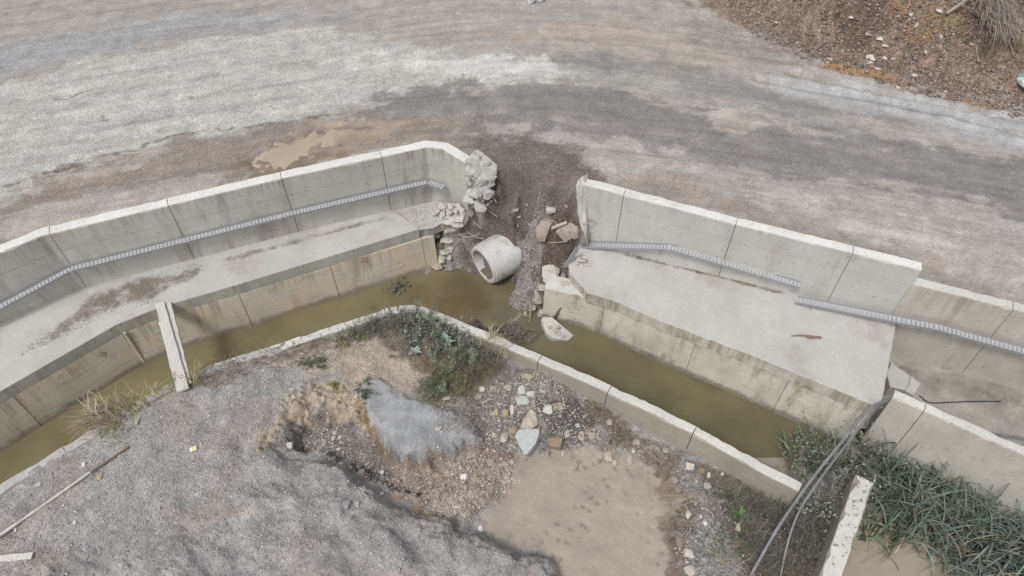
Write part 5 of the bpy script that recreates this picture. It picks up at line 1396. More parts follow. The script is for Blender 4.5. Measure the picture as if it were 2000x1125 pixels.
board('plank', seat_near(-40, 1096) + [0, 0, .04], seat_near(66, 1087) + [0, 0, .03], 0.11, 0.03, M['plank'], 'short pale board at the lower left corner', seed=6)
def hose(pts, r, label):
    V, F = tube(spline([P(u, v, z) for u, v, z in pts], 60), r, 10)
    tag(mesh_obj('hose', V, F, M['hose'], smooth=True), label, 'hose')
hose([(1742, 778, -1.0), (1722, 786, -.86), (1698, 798, -.78), (1672, 826, -.78), (1640, 868, -.86), (1600, 917, -1.0), (1562, 968, -1.12), (1520, 1030, -1.35), (1484, 1092, -1.6), (1464, 1128, -1.72), (1430, 1190, -1.75)], .026, 'thick grey hose arching over the canal wall, left and longer one')
hose([(1735, 786, -1.15), (1715, 793, -1.0), (1690, 822, -.92), (1655, 866, -.95), (1622, 908, -1.05), (1588, 955, -1.18), (1560, 1000, -1.35), (1540, 1055, -1.6), (1524, 1128, -1.8), (1512, 1200, -1.85)], .019, 'thinner grey hose running below the thick one into the brambles')
V, F = tube(spline([P(u, v, Z_FLOOR + .02) for u, v in ((1795, 772), (1815, 786), (1850, 786), (1900, 784), (1955, 784))], 30), .012, 5)
tag(mesh_obj('cable', V, F, M['black'], smooth=True), 'thin black cable lying on the side channel floor', 'cable')
V, F = tube(spline([P(u, v, Z_FLOOR + .03) for u, v in ((1930, 846), (1960, 850), (2010, 858), (2080, 862))], 20), .03, 6)
tag(mesh_obj('hose', V, F, M['hose'], smooth=True), 'dark hose on the channel floor behind the free standing wall', 'hose')
rs = np.random.RandomState(3)
pts = [P(1546, 656, -1.18), P(1562, 655, -1.17), P(1580, 657, -1.17), P(1604, 660, -1.17)]
V1, F1 = tube(spline(pts, 12), .012, 5, .03); V2, F2 = tube(spline([P(1575, 660, -1.18), P(1590, 661, -1.17), P(1602, 658, -1.17)], 8), .008, 4)
V, F = join([(V1, F1), (V2, F2)]); tag(mesh_obj('stick', V, F, M['rusty_wood']), 'dry brown stick lying on the broad right ledge', 'stick')
V, F = tube(spline([P(1217, 568, -1.37), P(1224, 576, -1.37), P(1230, 583, -1.37)], 6), .006, 4)
tag(mesh_obj('stick', V, F, M['rusty_wood']), 'thin twig on the left part of the right ledge', 'stick')
p = seat_near(378, 878)
V, F = box_between(p + [-.05, -.02, .012], p + [.05, .03, .02], .075, .02)
o = thing('packet', tuple(p), 'crushed white and yellow packet on the grey gravel', 'litter')
mesh_obj('wrapper', V, F, M['white'], o); V, F = box_between(p + [-.02, -.01, .026], p + [.03, .02, .034], .05, .01); mesh_obj('flap', V, F, M['yellow'], o)
for (u, v), l in (((1037, 4), 'white rimmed black cup-like scrap at the top edge, left of two'), ((1055, 1), 'white rimmed black cup-like scrap at the top edge, right of two')):
    p = P(u, v, 0.0)
    o = thing('plastic_cup', tuple(p), l, 'litter')
    V = []; F = []
    prof = [(0.09, 0), (0.12, .10), (0.105, .10), (.085, .03)]
    for r, h in prof:
        for k in range(14): V.append(p + [r * math.cos(k * .4488), r * math.sin(k * .4488), h])
    F = [(i * 14 + k, i * 14 + (k + 1) % 14, (i + 1) * 14 + (k + 1) % 14, (i + 1) * 14 + k) for i in range(3) for k in range(14)]
    mesh_obj('cup_shell', V, F, M['white'], o)
    V = [p + [.095 * math.cos(k * .4488), .095 * math.sin(k * .4488), .075] for k in range(14)]
    mesh_obj('dark_fill', V, [tuple(range(14))], M['dark'], o)

# ------------------------------------------------------------------ plants: blades, leaves and twigs as real strips
def blades(basep, az, tilt, bend, L, w, col, S_=6, prof='grass', fold=0.0, rs=None):
    """curved leaf strips; arrays over blades"""
    N = len(L); t = np.linspace(0, 1, S_ + 1)
    V = np.zeros((N, S_ + 1, 3 if fold else 2, 3)); pos = np.array(basep, float).copy()
    hx, hy = np.cos(az), np.sin(az); side = np.stack([-hy, hx, np.zeros(N)], 1)
    for i in range(S_ + 1):
        th = tilt + bend * (t[i] ** 1.9 * 1.25 if prof == 'grass' else t[i])
        if i: pos = pos + np.stack([hx * np.sin(th), hy * np.sin(th), np.cos(th)], 1) * (L / S_)[:, None]
        if prof == 'grass': wd = w * (1 - t[i] ** 2.2) * 0.5 + w * .02
        elif prof == 'leaf': wd = w * (math.sin(math.pi * (0.08 + 0.92 * t[i]) ** 0.8)) * .5 + w * .01
        else: wd = w * (1 - .6 * t[i]) * .5
        wd = wd[:, None]
        up = np.stack([-hx * np.cos(th), -hy * np.cos(th), np.sin(th)], 1)
        if fold:
            V[:, i, 0] = pos - side * wd + up * wd * fold; V[:, i, 1] = pos; V[:, i, 2] = pos + side * wd + up * wd * fold
        else:
            V[:, i, 0] = pos - side * wd; V[:, i, 1] = pos + side * wd
    m = V.shape[2]; idx = np.arange(N * (S_ + 1) * m).reshape(N, S_ + 1, m)
    q = [np.stack([idx[:, :-1, j], idx[:, :-1, j + 1], idx[:, 1:, j + 1], idx[:, 1:, j]], -1).reshape(-1, 4) for j in range(m - 1)]
    c = np.repeat(np.asarray(col)[:, None, :], (S_ + 1) * m, 1).reshape(-1, 3)
    return V.reshape(-1, 3), np.concatenate(q), c

def strips(name, packs, mat, parent=None, origin=None):
    V = []; Q = []; Cc = []; o = 0
    for v, q, c in packs: V.append(v); Q.append(q + o); Cc.append(c); o += len(v)
    return mesh_obj(name, np.vstack(V), np.vstack(Q).tolist(), mat, parent, col=np.vstack(Cc), recalc=False, origin=origin)

def cvar(rs, n, a, b, v=.18):
    t = rs.rand(n, 1); return (np.array(a) * (1 - t) + np.array(b) * t) * rs.uniform(1 - v, 1 + v, (n, 1))

GRN_D, GRN_L = (0.060, 0.078, 0.064), (0.20, 0.228, 0.195)
STRAW_A, STRAW_B = (0.36, 0.30, 0.20), (0.20, 0.165, 0.115)
BRN_A, BRN_B = (0.085, 0.068, 0.052), (0.19, 0.165, 0.14)

def reed(u, v, z, n, h, label, seed, spread=.28, lean=None, dead=.05, w=.036):
    rs = np.random.RandomState(seed); p = P(u, v, z)
    root = thing('reed_clump', tuple(p), label, 'reeds', 'reed clumps in the side channel')
    b = p + np.column_stack([rs.normal(size=(n, 2)) * spread, np.zeros(n)])
    az = rs.uniform(0, 6.28, n); tilt = np.abs(rs.normal(.35, .25, n)); bend = rs.uniform(.3, 2.1, n)
    if lean is not None: az = np.where(rs.rand(n) < .5, rs.normal(lean, .7, n), az)
    L = h * 1.2 * rs.uniform(.4, 1.35, n)
    c = cvar(rs, n, GRN_D, GRN_L, .3); c = c * rs.uniform(.75, 1.2) * np.array([rs.uniform(.82, 1.04), 1, rs.uniform(.85, 1.08)]); dd = rs.rand(n) < dead; c[dd] = cvar(rs, int(dd.sum()), STRAW_A, STRAW_B)
    o = strips('leaves', [blades(b, az, tilt, bend, L, w * rs.uniform(.3, 1.45, n), c, 8, 'grass', .45)], M['leaf'], root); o['kind'] = 'stuff'
    k = max(4, n // 14)
    b = p + np.column_stack([rs.normal(size=(k, 2)) * spread, np.zeros(k)])
    o = strips('dead_leaves', [blades(b, rs.uniform(0, 6.28, k), rs.uniform(.6, 1.2, k), rs.uniform(.5, 1.4, k), h * rs.uniform(.4, .8, k), np.full(k, .022), cvar(rs, k, STRAW_A, STRAW_B), 6, 'grass', .3)], M['straw'], root); o['kind'] = 'stuff'

for i, (u, v, n, h, l) in enumerate([
    (1728, 955, 60, .85, 'reed clump behind the stub wall, highest on its left side'), (1772, 935, 45, .95, 'reed clump with dark upright tips against the free standing wall'),
    (1800, 985, 70, .9, 'dense reed clump in the middle of the upper reed bed'), (1850, 975, 50, .95, 'reed clump rising in front of the grey wall, second from left'),
    (1742, 1010, 60, .8, 'reed clump right beside the stub wall'), (1808, 1040, 60, .8, 'reed clump with long drooping leaves over the muddy water'),
    (1872, 1030, 70, .9, 'dense reed clump in the centre of the reed bed'), (1925, 1020, 55, .95, 'reed clump in front of the wall, towards the right edge'),
    (1940, 1075, 70, .9, 'leafy reed clump right of the centre of the bed'), (1990, 1075, 60, .95, 'reed clump at the right edge below the wall'),
    (1885, 1095, 60, .75, 'star shaped reed clump at the bottom of the bed'), (1960, 1125, 70, .8, 'reed clump cut by the bottom edge, right'), (2030, 1130, 50, .9, 'reed clump in the lower right corner'),
    (1905, 1135, 50, .7, 'low reed clump at the bottom edge, left of the corner')]):
    reed(u, v, -2.6, n + 25, h, l, 700 + i)
reed(1770, 1000, -2.6, 60, .7, 'brown half dead reed clump inside the upper reed bed', 741, dead=.55, w=.02)
reed(1905, 1060, -2.6, 60, .7, 'brown half dead reed clump inside the lower reed bed', 742, dead=.6, w=.02)
reed(1840, 1060, -2.58, 40, .6, 'yellow brown reed clump at the muddy water edge', 743, dead=.8, w=.018)
reed(1690, 1045, -2.58, 34, .5, 'small yellow green grass clump at the foot of the stub wall', 730, .10, dead=.45, w=.022)
reed(1735, 1062, -2.58, 24, .45, 'small green and straw tuft standing in the muddy water', 731, .09, dead=.5, w=.022)
reed(1572, 908, -2.6, 30, .6, 'reed clump in the canal end beside the near wall', 732, .18, lean=2.3)
reed(1605, 910, -2.6, 40, .65, 'reed clump under the hoses at the canal end', 733, .2)
reed(1650, 915, -2.6, 55, .8, 'reed clump between the hoses and the stub wall', 734, .22)
reed(1695, 912, -2.6, 55, .8, 'reed clump in the corner under the wall end', 735, .22)

def twig_shrub(u, v, z, r, h, n, label, name, cat, seed, leaf=None, ln=0, lw_=.03, ll_=.06, group=None, stem=(BRN_A, BRN_B), drop=0.0):
    """tangle of thin stems with optional small leaves along them"""
    rs = np.random.RandomState(seed); p = P(u, v, z) if z is not None else seat_near(u, v)
    root = thing(name, tuple(p), label, cat, group)
    b = p + np.column_stack([rs.normal(size=(n, 2)) * r * .45, np.zeros(n) - .02])
    az = rs.uniform(0, 6.28, n); tilt = np.abs(rs.normal(.5, .35, n)); bend = rs.uniform(-.2, 1.3 + drop, n); L = h * rs.uniform(.5, 1.25, n)
    packs = [blades(b, az, tilt, bend, L, rs.uniform(.006, .013, n), cvar(rs, n, *stem), 5, 'stem')]
    o = strips('stems', packs, M['straw'], root); o['kind'] = 'stuff'
    if leaf:
        V = packs[0][0].reshape(n, 6, 2, 3).mean(2)
        i = rs.randint(0, n, ln); j = rs.randint(2, 6, ln)
        lb = V[i, j] + rs.normal(size=(ln, 3)) * .012
        o = strips('leaves', [blades(lb, rs.uniform(0, 6.28, ln), rs.uniform(.5, 1.5, ln), rs.uniform(-.3, .9, ln), ll_ * rs.uniform(.6, 1.3, ln), lw_ * rs.uniform(.7, 1.2, ln), cvar(rs, ln, *leaf, .25), 3, 'leaf', .25)], M['leaf'], root); o['kind'] = 'stuff'

SAGE = ((0.10, 0.13, 0.095), (0.26, 0.29, 0.23)); DKG = ((0.035, 0.055, 0.03), (0.10, 0.14, 0.08)); GRY = ((0.10, 0.125, 0.10), (0.22, 0.25, 0.22)); YGR = ((0.12, 0.15, 0.04), (0.26, 0.28, 0.10))
# along the point of the near wall
for i, (u, v, r, h, n, lf, ln, l) in enumerate([
    (700, 652, .22, .30, 110, DKG, 30, 'brown twiggy weed tangle inside the wall, leftmost by the point'), (735, 640, .24, .32, 140, DKG, 60, 'brown weed tangle with few green leaves left of the point'),
    (775, 632, .24, .34, 150, DKG, 120, 'dark weed tangle just left of the wall point'), (815, 632, .24, .36, 140, GRY, 200, 'dark leafy tangle right under the wall point'),
    (850, 645, .24, .34, 120, GRY, 260, 'grey-green leafy plant right of the wall point'), (884, 660, .24, .32, 120, GRY, 260, 'blue-green leafy plant along the wall, second right of the point'),
    (918, 680, .22, .30, 130, GRY, 120, 'grey leafy tangle by the wall, third right of the point'), (950, 700, .22, .26, 140, DKG, 60, 'dry twig tangle by the wall, fourth right of the point'),
    (860, 690, .18, .24, 100, GRY, 110, 'grey leafed weed below the leafy plants'), (810, 665, .2, .26, 110, GRY, 120, 'silvery weed in the middle below the point'), (900, 705, .2, .24, 110, DKG, 60, 'brown and green weed above the bush'),
    (972, 716, .18, .22, 90, None, 0, 'dry brown twigs hugging the wall right of the point'), (668, 668, .2, .22, 90, YGR, 40, 'low brown weed with yellow-green tips along the wall')]):
    twig_shrub(u, v, None, r, h, int(n * 1.5), l, 'weed_tangle', 'weeds', 800 + i, lf, int(ln * .5), .035, .075, stem=((.075, .065, .052), (.27, .245, .21)))
twig_shrub(868, 745, None, .32, .34, 240, 'green feathery bush in the middle of the bare earth', 'green_bush', 'bush', 830, DKG, 300, .011, .07, stem=((.10, .10, .05), (.22, .21, .12)))
twig_shrub(845, 765, None, .24, .28, 150, 'blue-green lower left side bush of the feathery pair', 'green_bush', 'bush', 831, GRY, 300, .012, .06, stem=((.08, .09, .06), (.2, .2, .14)))
twig_shrub(905, 760, None, .28, .24, 200, 'dry olive-brown bush right of the green feathery one', 'dry_bush', 'bush', 832, YGR, 80, .012, .05, stem=((.13, .11, .06), (.26, .23, .15)))
twig_shrub(925, 730, None, .26, .26, 170, 'dry brown bush between the feathery bush and the wall', 'dry_bush', 'bush', 833, DKG, 60, .012, .05)
for i, (u, v, h) in enumerate(((853, 665, .5), (846, 712, .55), (886, 700, .45), (921, 712, .45), (868, 770, .4), (876, 735, .45))):
    p = seat_near(u, v); rs = np.random.RandomState(840 + i)
    root = thing('mugwort_stalk', tuple(p), ('feathery pale green stalk among the blue-green leaves at the wall point', 'feathery pale stalk in the middle of the silvery weeds', 'feathery pale stalk above the olive-brown bush, right of the silvery one', 'feathery pale stalk farthest right among the bushes', 'feathery pale stalk at the foot of the green bush', 'feathery pale stalk at the top of the green bush')[i], 'plant', 'pale feathery stalks')
    n = 5; st_ = blades(np.tile(p, (n, 1)) + np.column_stack([rs.normal(size=(n, 2)) * .03, np.zeros(n)]), rs.uniform(0, 6.28, n), np.full(n, .08), rs.uniform(.1, .4, n), h * rs.uniform(.7, 1.1, n), np.full(n, .012), cvar(rs, n, (.16, .18, .12), (.26, .27, .2)), 6, 'stem')
    o = strips('stems', [st_], M['straw'], root); o['kind'] = 'stuff'
    Vv = st_[0].reshape(n, 7, 2, 3).mean(2); m = 90; i_ = rs.randint(0, n, m); j_ = rs.randint(1, 7, m)
    o = strips('leaves', [blades(Vv[i_, j_] + rs.normal(size=(m, 3)) * .01, rs.uniform(0, 6.28, m), rs.uniform(.6, 1.3, m), rs.uniform(0, .8, m), rs.uniform(.03, .08, m), np.full(m, .014), cvar(rs, m, (.11, .145, .09), (.24, .27, .19)), 3, 'leaf')], M['leaf'], root); o['kind'] = 'stuff'
def rosette(u, v, z, n, L, w, colr, label, seed, name='leafy_plant'):
    rs = np.random.RandomState(seed); p = seat_near(u, v) if z is None else P(u, v, z)
    root = thing(name, tuple(p), label, 'plant')
    for k in range(n):
        o = strips('leaf', [blades(p[None] + [[0, 0, .02]], np.array([k * 2.4 + rs.rand() * .5]), np.array([rs.uniform(.3, .8)]), np.array([rs.uniform(.4, 1.1)]), np.array([L * rs.uniform(.7, 1.1)]), np.array([w]), cvar(rs, 1, *colr), 5, 'leaf', .3)], M['leaf'], root)
rosette(838, 632, -1.28, 9, .34, .075, ((.09, .13, .07), (.19, .23, .13)), 'thistle-like plant with long pale green leaves at the wall point', 860)
rosette(810, 690, None, 8, .2, .08, ((.24, .27, .24), (.34, .36, .33)), 'pale silver-leaved plant below the wall point', 861)
rosette(871, 668, -1.25, 9, .2, .10, ((.11, .16, .13), (.2, .26, .22)), 'broad blue-green leaved plant inside the wall right of the point', 862)
rosette(1443, 1007, None, 6, .2, .06, ((.05, .11, .03), (.10, .18, .06)), 'bright green leaf sprout among the brambles', 863)
rosette(1556, 850, -2.55, 5, .14, .07, ((.05, .13, .03), (.1, .2, .06)), 'small bright green leaf at the canal end', 864)
for i, (u, v, l) in enumerate(((600, 712, 'green leafy weed on the pale dirt left of the point'), (628, 708, 'second green weed right of the leafy one on pale dirt'), (705, 660, 'yellow-green weed at the left of the weed tangles'), (710, 750, 'green weed at the top of the blue-grey clay block'), (716, 770, 'small green weed on the blue-grey clay block'), (655, 757, 'brown green tuft above the yellow clay'))):
    twig_shrub(u, v, None, .12, .13, 30, l, 'green_weed', 'weed', 870 + i, YGR if i == 2 else DKG if i < 5 else YGR, 60, .03, .06)
# brambles at the end of the near wall, and pale leafy shoots over it
for i, (u, v, r, h, n, l) in enumerate([(1430, 965, .3, .28, 170, 'bare bramble tangle below the near wall, leftmost'), (1475, 985, .34, .32, 200, 'bare bramble tangle below the near wall, second'), (1520, 1005, .34, .36, 210, 'bare bramble tangle by the hose, third'),
    (1455, 1040, .3, .26, 170, 'bramble tangle around the bright green sprout'), (1560, 1030, .32, .42, 220, 'dark bramble tangle between the two hoses'), (1590, 1085, .32, .40, 220, 'dark bramble tangle left of the stub wall'), (1500, 1090, .32, .28, 160, 'bramble tangle at the bottom edge by the thick hose'),
    (1610, 1030, .3, .5, 200, 'bramble tangle leaning on the stub wall'), (1410, 1060, .25, .2, 90, 'sparse bramble tangle near the grey strip')]):
    twig_shrub(u, v, None, r, h, n, l, 'bramble', 'bramble', 900 + i, DKG, 60, .03, .06, stem=((.07, .06, .05), (.22, .2, .175)), drop=.5)
for i, (u, v, z, r, h, l) in enumerate([(1600, 990, -1.75, .26, .55, 'pale leafy shoots over the end of the near wall'), (1640, 960, -1.9, .26, .6, 'pale leafy shoots left of the stub wall top'), (1570, 985, -1.75, .22, .45, 'pale leafy shoots around the hoses'), (1665, 945, -1.9, .2, .6, 'pale leafy shoots touching the stub wall top'),
    (1545, 905, -2.3, .16, .5, 'pale leafed shoots standing in the canal end, left'), (1600, 885, -2.3, .2, .6, 'pale leafed shoots behind the near wall end'), (1690, 880, -2.2, .16, .75, 'pale leafy climber against the free standing wall'), (1565, 870, -2.45, .16, .4, 'pale leafy spray at the edge of the canal water')]):
    twig_shrub(u, v, z, r, h, 60, l, 'leafy_shoots', 'shrub', 930 + i, SAGE, 90, .035, .055)

# dry grass hanging over the canal on the left and tufts by the planks
def tuft(u, v, z, n, L, az, saz, tilt, label, seed, cols=(STRAW_A, STRAW_B), spread=.1, w=.011, name='grass_tuft', bend=(.5, 1.5)):
    rs = np.random.RandomState(seed); p = seat_near(u, v) if z is None else P(u, v, z)
    b = p + np.column_stack([rs.normal(size=(n, 2)) * spread, np.full(n, -.02)])
    root = thing(name, tuple(p), label, 'grass tuft')
    o = strips('blades', [blades(b, rs.normal(az, saz, n), np.abs(rs.normal(tilt, .3, n)), rs.uniform(*bend, n), L * rs.uniform(.5, 1.2, n), w * rs.uniform(.7, 1.3, n), cvar(rs, n, *cols, .25), 6, 'grass')], M['straw'], root); o['kind'] = 'stuff'
OL = ((.22, .20, .09), (.34, .30, .17)); GT = ((.10, .13, .04), (.24, .24, .10))
tuft(205, 822, -1.3, 90, .62, 3.5, .5, .9, 'long dry straw grass hanging over the water, leftmost tuft', 950, w=.012)
tuft(235, 806, -1.3, 110, .5, 3.2, .9, .6, 'dense brown grass tuft overhanging the canal, second from left', 951, (BRN_B, STRAW_A), .14)
tuft(200, 812, -1.28, 40, .45, 2.2, .8, .3, 'pale seeding grass standing on the canal edge', 952, (STRAW_A, (.42, .38, .3)), .1, .016)
tuft(262, 795, -1.3, 60, .35, 3.3, 1.2, .5, 'olive grass tuft between the straw and the planks', 953, GT, .12)
tuft(292, 780, -1.3, 70, .35, 2.6, 1.4, .5, 'green and straw grass on the canal edge left of the planks', 954, OL, .14)
tuft(345, 752, -1.3, 30, .28, 2.0, 1.6, .4, 'small tuft just left of the plank foot', 955, GT, .08)
tuft(383, 740, -1.3, 50, .38, 1.8, 1.5, .3, 'upright straw tuft right of the plank foot', 956, OL, .08)
tuft(412, 730, -1.3, 60, .2, 0, 3, .8, 'flattened brown grass on the kerb right of the planks', 957, (BRN_A, BRN_B), .18)
tuft(450, 712, -1.3, 60, .2, 0, 3, .7, 'second patch of flattened brown grass on the kerb', 958, (BRN_A, BRN_B), .2)
tuft(500, 700, -1.3, 60, .18, 0, 3, .7, 'third patch of flattened brown grass on the kerb', 959, (BRN_A, BRN_B), .2)
tuft(560, 688, -1.3, 60, .18, 0, 3, .7, 'fourth patch of brown grass along the kerb', 960, (BRN_A, BRN_B), .22)
tuft(615, 672, -1.3, 60, .2, 0, 3, .7, 'fifth patch of brown grass along the kerb', 961, (BRN_A, BRN_B), .22)
tuft(225, 838, -1.28, 90, .2, 3.6, 1.2, .8, 'short olive grass at the root of the hanging straw', 962, GT, .16)
tuft(330, 770, -1.3, 50, .16, 0, 3, .9, 'short dry grass on the gravel below the planks', 963, OL, .18)
tuft(960, 665, -1.35, 120, .32, 1.2, 1.4, .4, 'pale tan grass head leaning over the water right of the point', 964, ((.30, .27, .18), (.38, .34, .24)), .09, .008)
tuft(985, 690, -1.35, 60, .26, 1.0, 1.2, .5, 'second pale tan grass head on the wall right of the point', 965, ((.26, .24, .16), (.34, .31, .22)), .08, .008)
tuft(1100, 790, None, 70, .3, 0, 3, .6, 'dry grass at the wall foot above the pond, left', 966, (BRN_A, BRN_B), .2)
tuft(1150, 812, None, 80, .3, 0, 3, .7, 'dry brown grass at the wall foot above the pond, middle', 967, (BRN_A, STRAW_B), .2)
tuft(1205, 850, None, 50, .28, 0, 3, .7, 'dry brown grass at the wall foot above the pond, right', 968, (BRN_A, STRAW_B), .2)
tuft(1395, 1080, None, 40, .5, 5.4, .5, 1.2, 'long straw lying on the grey strip near the bottom edge', 969, (STRAW_A, STRAW_B), .16)
tuft(1330, 965, None, 40, .4, 5.6, .6, 1.2, 'straw lying over the right rim of the pond', 970, (STRAW_A, STRAW_B), .14)
# the weed floating by the left rubble
twig_shrub(770, 566, -2.6, .2, .16, 26, 'small leafy weed floating in the canal below the left ledge', 'floating_weed', 'weed', 980, ((.07, .09, .05), (.22, .24, .2)), 70, .03, .06)
twig_shrub(790, 556, -2.6, .14, .14, 20, 'dark leafy weed floating beside the rubble', 'floating_weed', 'weed', 981, DKG, 50, .03, .06)
# long stalks lying about
for i, (pts, l) in enumerate([([(1110, 800), (1160, 845), (1215, 895)], 'long thin stalk lying from the wall to the pond'), ([(1190, 855), (1180, 890), (1168, 905)], 'thin stalk at the pond edge below the wall'), ([(948, 832), (962, 822), (976, 816)], 'pale twig beside the tan stone in the rubble'), ([(1104, 858), (1112, 854), (1119, 851)], 'short pale stick on the dark pond rim'), ([(862, 690), (876, 684), (888, 690)], 'pale curved stalk in the weeds below the wall point'), ([(1235, 850), (1262, 880), (1292, 905)], 'thin stalk along the wall foot')]):
    V, F = tube(spline([seat_near(u, v) + np.array([0, 0, .03]) for u, v in pts], 16), .008, 4)
    tag(mesh_obj('dry_stalk', V, F, M['straw'], col=np.tile((.30, .26, .2), (len(V), 1))), l, 'stalk')

# leaf litter on the stub wall
rs = np.random.RandomState(77); n = 40; t = rs.rand(n); b = []
for k in range(n):
    c = ST[0] * (1 - t[k]) + ST[1] * t[k]; b.append((c[0] + rs.uniform(.04, .28), c[1] + rs.uniform(-.05, .05), Z_NEAR + .022))
o = strips('fallen_leaves', [blades(np.array(b), rs.uniform(0, 6.28, n), np.full(n, 1.35), rs.uniform(-.3, .4, n), rs.uniform(.025, .06, n), np.full(n, .022), cvar(rs, n, (.13, .11, .085), (.32, .28, .23)), 3, 'leaf', .3)], M['straw'])
tag(o, 'dark fallen leaves on top of the stub wall', 'leaf litter', kind='stuff')

# ------------------------------------------------------------------ the dirt bank: brush heap and branches
rs = np.random.RandomState(60)
p0 = seat_road(1935, 90); root = thing('brush_heap', tuple(p0), 'heap of grey dry brush hanging down the dirt bank', 'brush')
n = 700; b = []
for k in range(n):
    a = rs.rand(); b.append((p0[0] + rs.normal() * .22 + .05 * a, p0[1] + 1.6 * a - .3, p0[2] + .55 + .45 * a + rs.normal() * .05))
o = strips('dry_stems', [blades(np.array(b), rs.normal(-1.6, .35, n), rs.uniform(1.2, 2.0, n), rs.uniform(.3, 1.0, n), rs.uniform(.2, .6, n), rs.uniform(.008, .016, n), cvar(rs, n, (.16, .135, .115), (.33, .285, .25), .25), 5, 'grass')], M['straw'], root); o['kind'] = 'stuff'
def branch(pts, r0, r1, label, side=0):
    V, F = tube(spline([seat_road(u, v) + np.array([0, 0, h]) for u, v, h in pts], 24), r0, 6, r1)
    tag(mesh_obj('branch', V, F, M['branch'], smooth=True), label, 'branch')
M['branch'] = plain_mat('bare_grey_wood', (.30, .26, .23), .85, 0, .2, (8, 8, 8))
branch([(1845, 34, .1), (1870, 24, .25), (1900, 8, .35), (1930, -8, .4)], .045, .03, 'thick bare branch sticking out of the brush heap')
branch([(1868, 26, .2), (1895, 34, .2), (1916, 50, .1), (1912, 72, .02)], .014, .008, 'thin curved root arching left of the brush heap')
branch([(1705, 48, .05), (1730, 18, .15), (1742, 8, .2)], .012, .006, 'thin twig at the left of the orange hollow')
branch([(1914, 80, .1), (1936, 64, .15)], .012, .006, 'short twig crossing the brush heap')
branch([(1968, 92, .1), (1978, 112, .05)], .02, .012, 'short stick right of the brush heap')
branch([(1902, 98, .1), (1910, 122, .02)], .02, .012, 'bent root below the left foot of the brush heap')
def rubbish_grass(u, v, n, L, cols, label, seed):
    rs = np.random.RandomState(seed); p = seat_road(u, v)
    b = p + np.column_stack([rs.normal(size=(n, 2)) * .35, np.zeros(n)])
    b[:, 2] = road_h(b[:, 0], b[:, 1]) - .01
    root = thing('dry_grass', tuple(p), label, 'grass tuft')
    o = strips('blades', [blades(b, rs.uniform(0, 6.28, n), rs.uniform(.3, 1.2, n), rs.uniform(.3, 1.2, n), L * rs.uniform(.5, 1.2, n), np.full(n, .012), cvar(rs, n, *cols), 4, 'grass')], M['straw'], root); o['kind'] = 'stuff'
rubbish_grass(1985, 80, 260, .4, (OL[0], (.3, .27, .12)), 'olive grass at the right edge behind the brush heap', 61)
rubbish_grass(1866, 40, 90, .3, (OL[1], (.4, .34, .2)), 'yellowish grass tuft under the thick branch', 62)
rubbish_grass(1885, 60, 160, .3, (BRN_A, BRN_B), 'brown dry weeds left of the brush heap', 63)

# ------------------------------------------------------------------ small gravel as real grains, too many to count
def pebbles(name, label, n, pts_fun, hfun, smin, smax, ca, cb, seed):
    rs = np.random.RandomState(seed)
    oct_v = np.array([(1, 0, 0), (-1, 0, 0), (0, 1, 0), (0, -1, 0), (0, 0, 1), (0, 0, -1)], float)
    oct_f = np.array([(0, 2, 4), (2, 1, 4), (1, 3, 4), (3, 0, 4), (2, 0, 5), (1, 2, 5), (3, 1, 5), (0, 3, 5)])
    xy = pts_fun(rs, n); n = len(xy); z = hfun(xy[:, 0], xy[:, 1])
    s = smin * (smax / smin) ** (rs.rand(n) ** 2.2)
    v = oct_v[None] * rs.uniform(.6, 1.15, (n, 6, 1)) * s[:, None, None] * .5 * np.array([1, .8, .65])
    a = rs.uniform(0, 6.28, n); ca_, sa_ = np.cos(a)[:, None], np.sin(a)[:, None]
    x = v[:, :, 0] * ca_ - v[:, :, 1] * sa_; y = v[:, :, 0] * sa_ + v[:, :, 1] * ca_
    v = np.stack([x + xy[:, :1], y + xy[:, 1:2], v[:, :, 2] + z[:, None] + s[:, None] * .12], -1).reshape(-1, 3)
    f = (oct_f[None] + 6 * np.arange(n)[:, None, None]).reshape(-1, 3)
    c = np.repeat(cvar(rs, n, ca, cb, .15), 6, 0)
    me = bpy.data.meshes.new(name)
    me.vertices.add(len(v)); me.vertices.foreach_set('co', v.astype(np.float32).ravel())
    me.loops.add(f.size); me.loops.foreach_set('vertex_index', f.astype(np.int32).ravel())
    me.polygons.add(len(f)); me.polygons.foreach_set('loop_start', np.arange(0, f.size, 3, dtype=np.int32)); me.update(calc_edges=True)
    me.materials.append(M['stone']); at = me.attributes.new('Col', 'FLOAT_COLOR', 'POINT')
    c4 = np.ones((len(v), 4), np.float32); c4[:, :3] = c; at.data.foreach_set('color', c4.ravel())
    o = bpy.data.objects.new(name, me); COLL.objects.link(o); return tag(o, label, 'gravel', kind='stuff')
def in_poly(poly, zp, clump=0.0, seed=0):
    pw = np.array([PX(u, v, zp) for u, v in poly])
    def fn(rs, n):
        x = rs.uniform(pw[:, 0].min(), pw[:, 0].max(), n * 3); y = rs.uniform(pw[:, 1].min(), pw[:, 1].max(), n * 3)
        ok = inside(pw, x, y)
        if clump: ok &= (fbm(x * 1.2, y * 1.2, seed, 4) + rs.normal(size=len(x)) * .25) > clump
        return np.column_stack([x[ok], y[ok]])[:n]
    return fn
NB_POLY = [(-100, 1200), (-100, 1010), (130, 900), (330, 780), (520, 705), (640, 680), (700, 760), (720, 830), (960, 745), (1060, 725), (1180, 800), (1320, 890), (1560, 990), (1500, 1200), (1325, 1200), (1310, 950), (1100, 862), (1000, 890), (985, 960), (935, 1020), (1080, 1100), (1000, 1200)]
def not_pond(fn):
    def g(rs, n):
        xy = fn(rs, n); return xy[~inside(np.array(POND_W), xy[:, 0], xy[:, 1])]
    return g
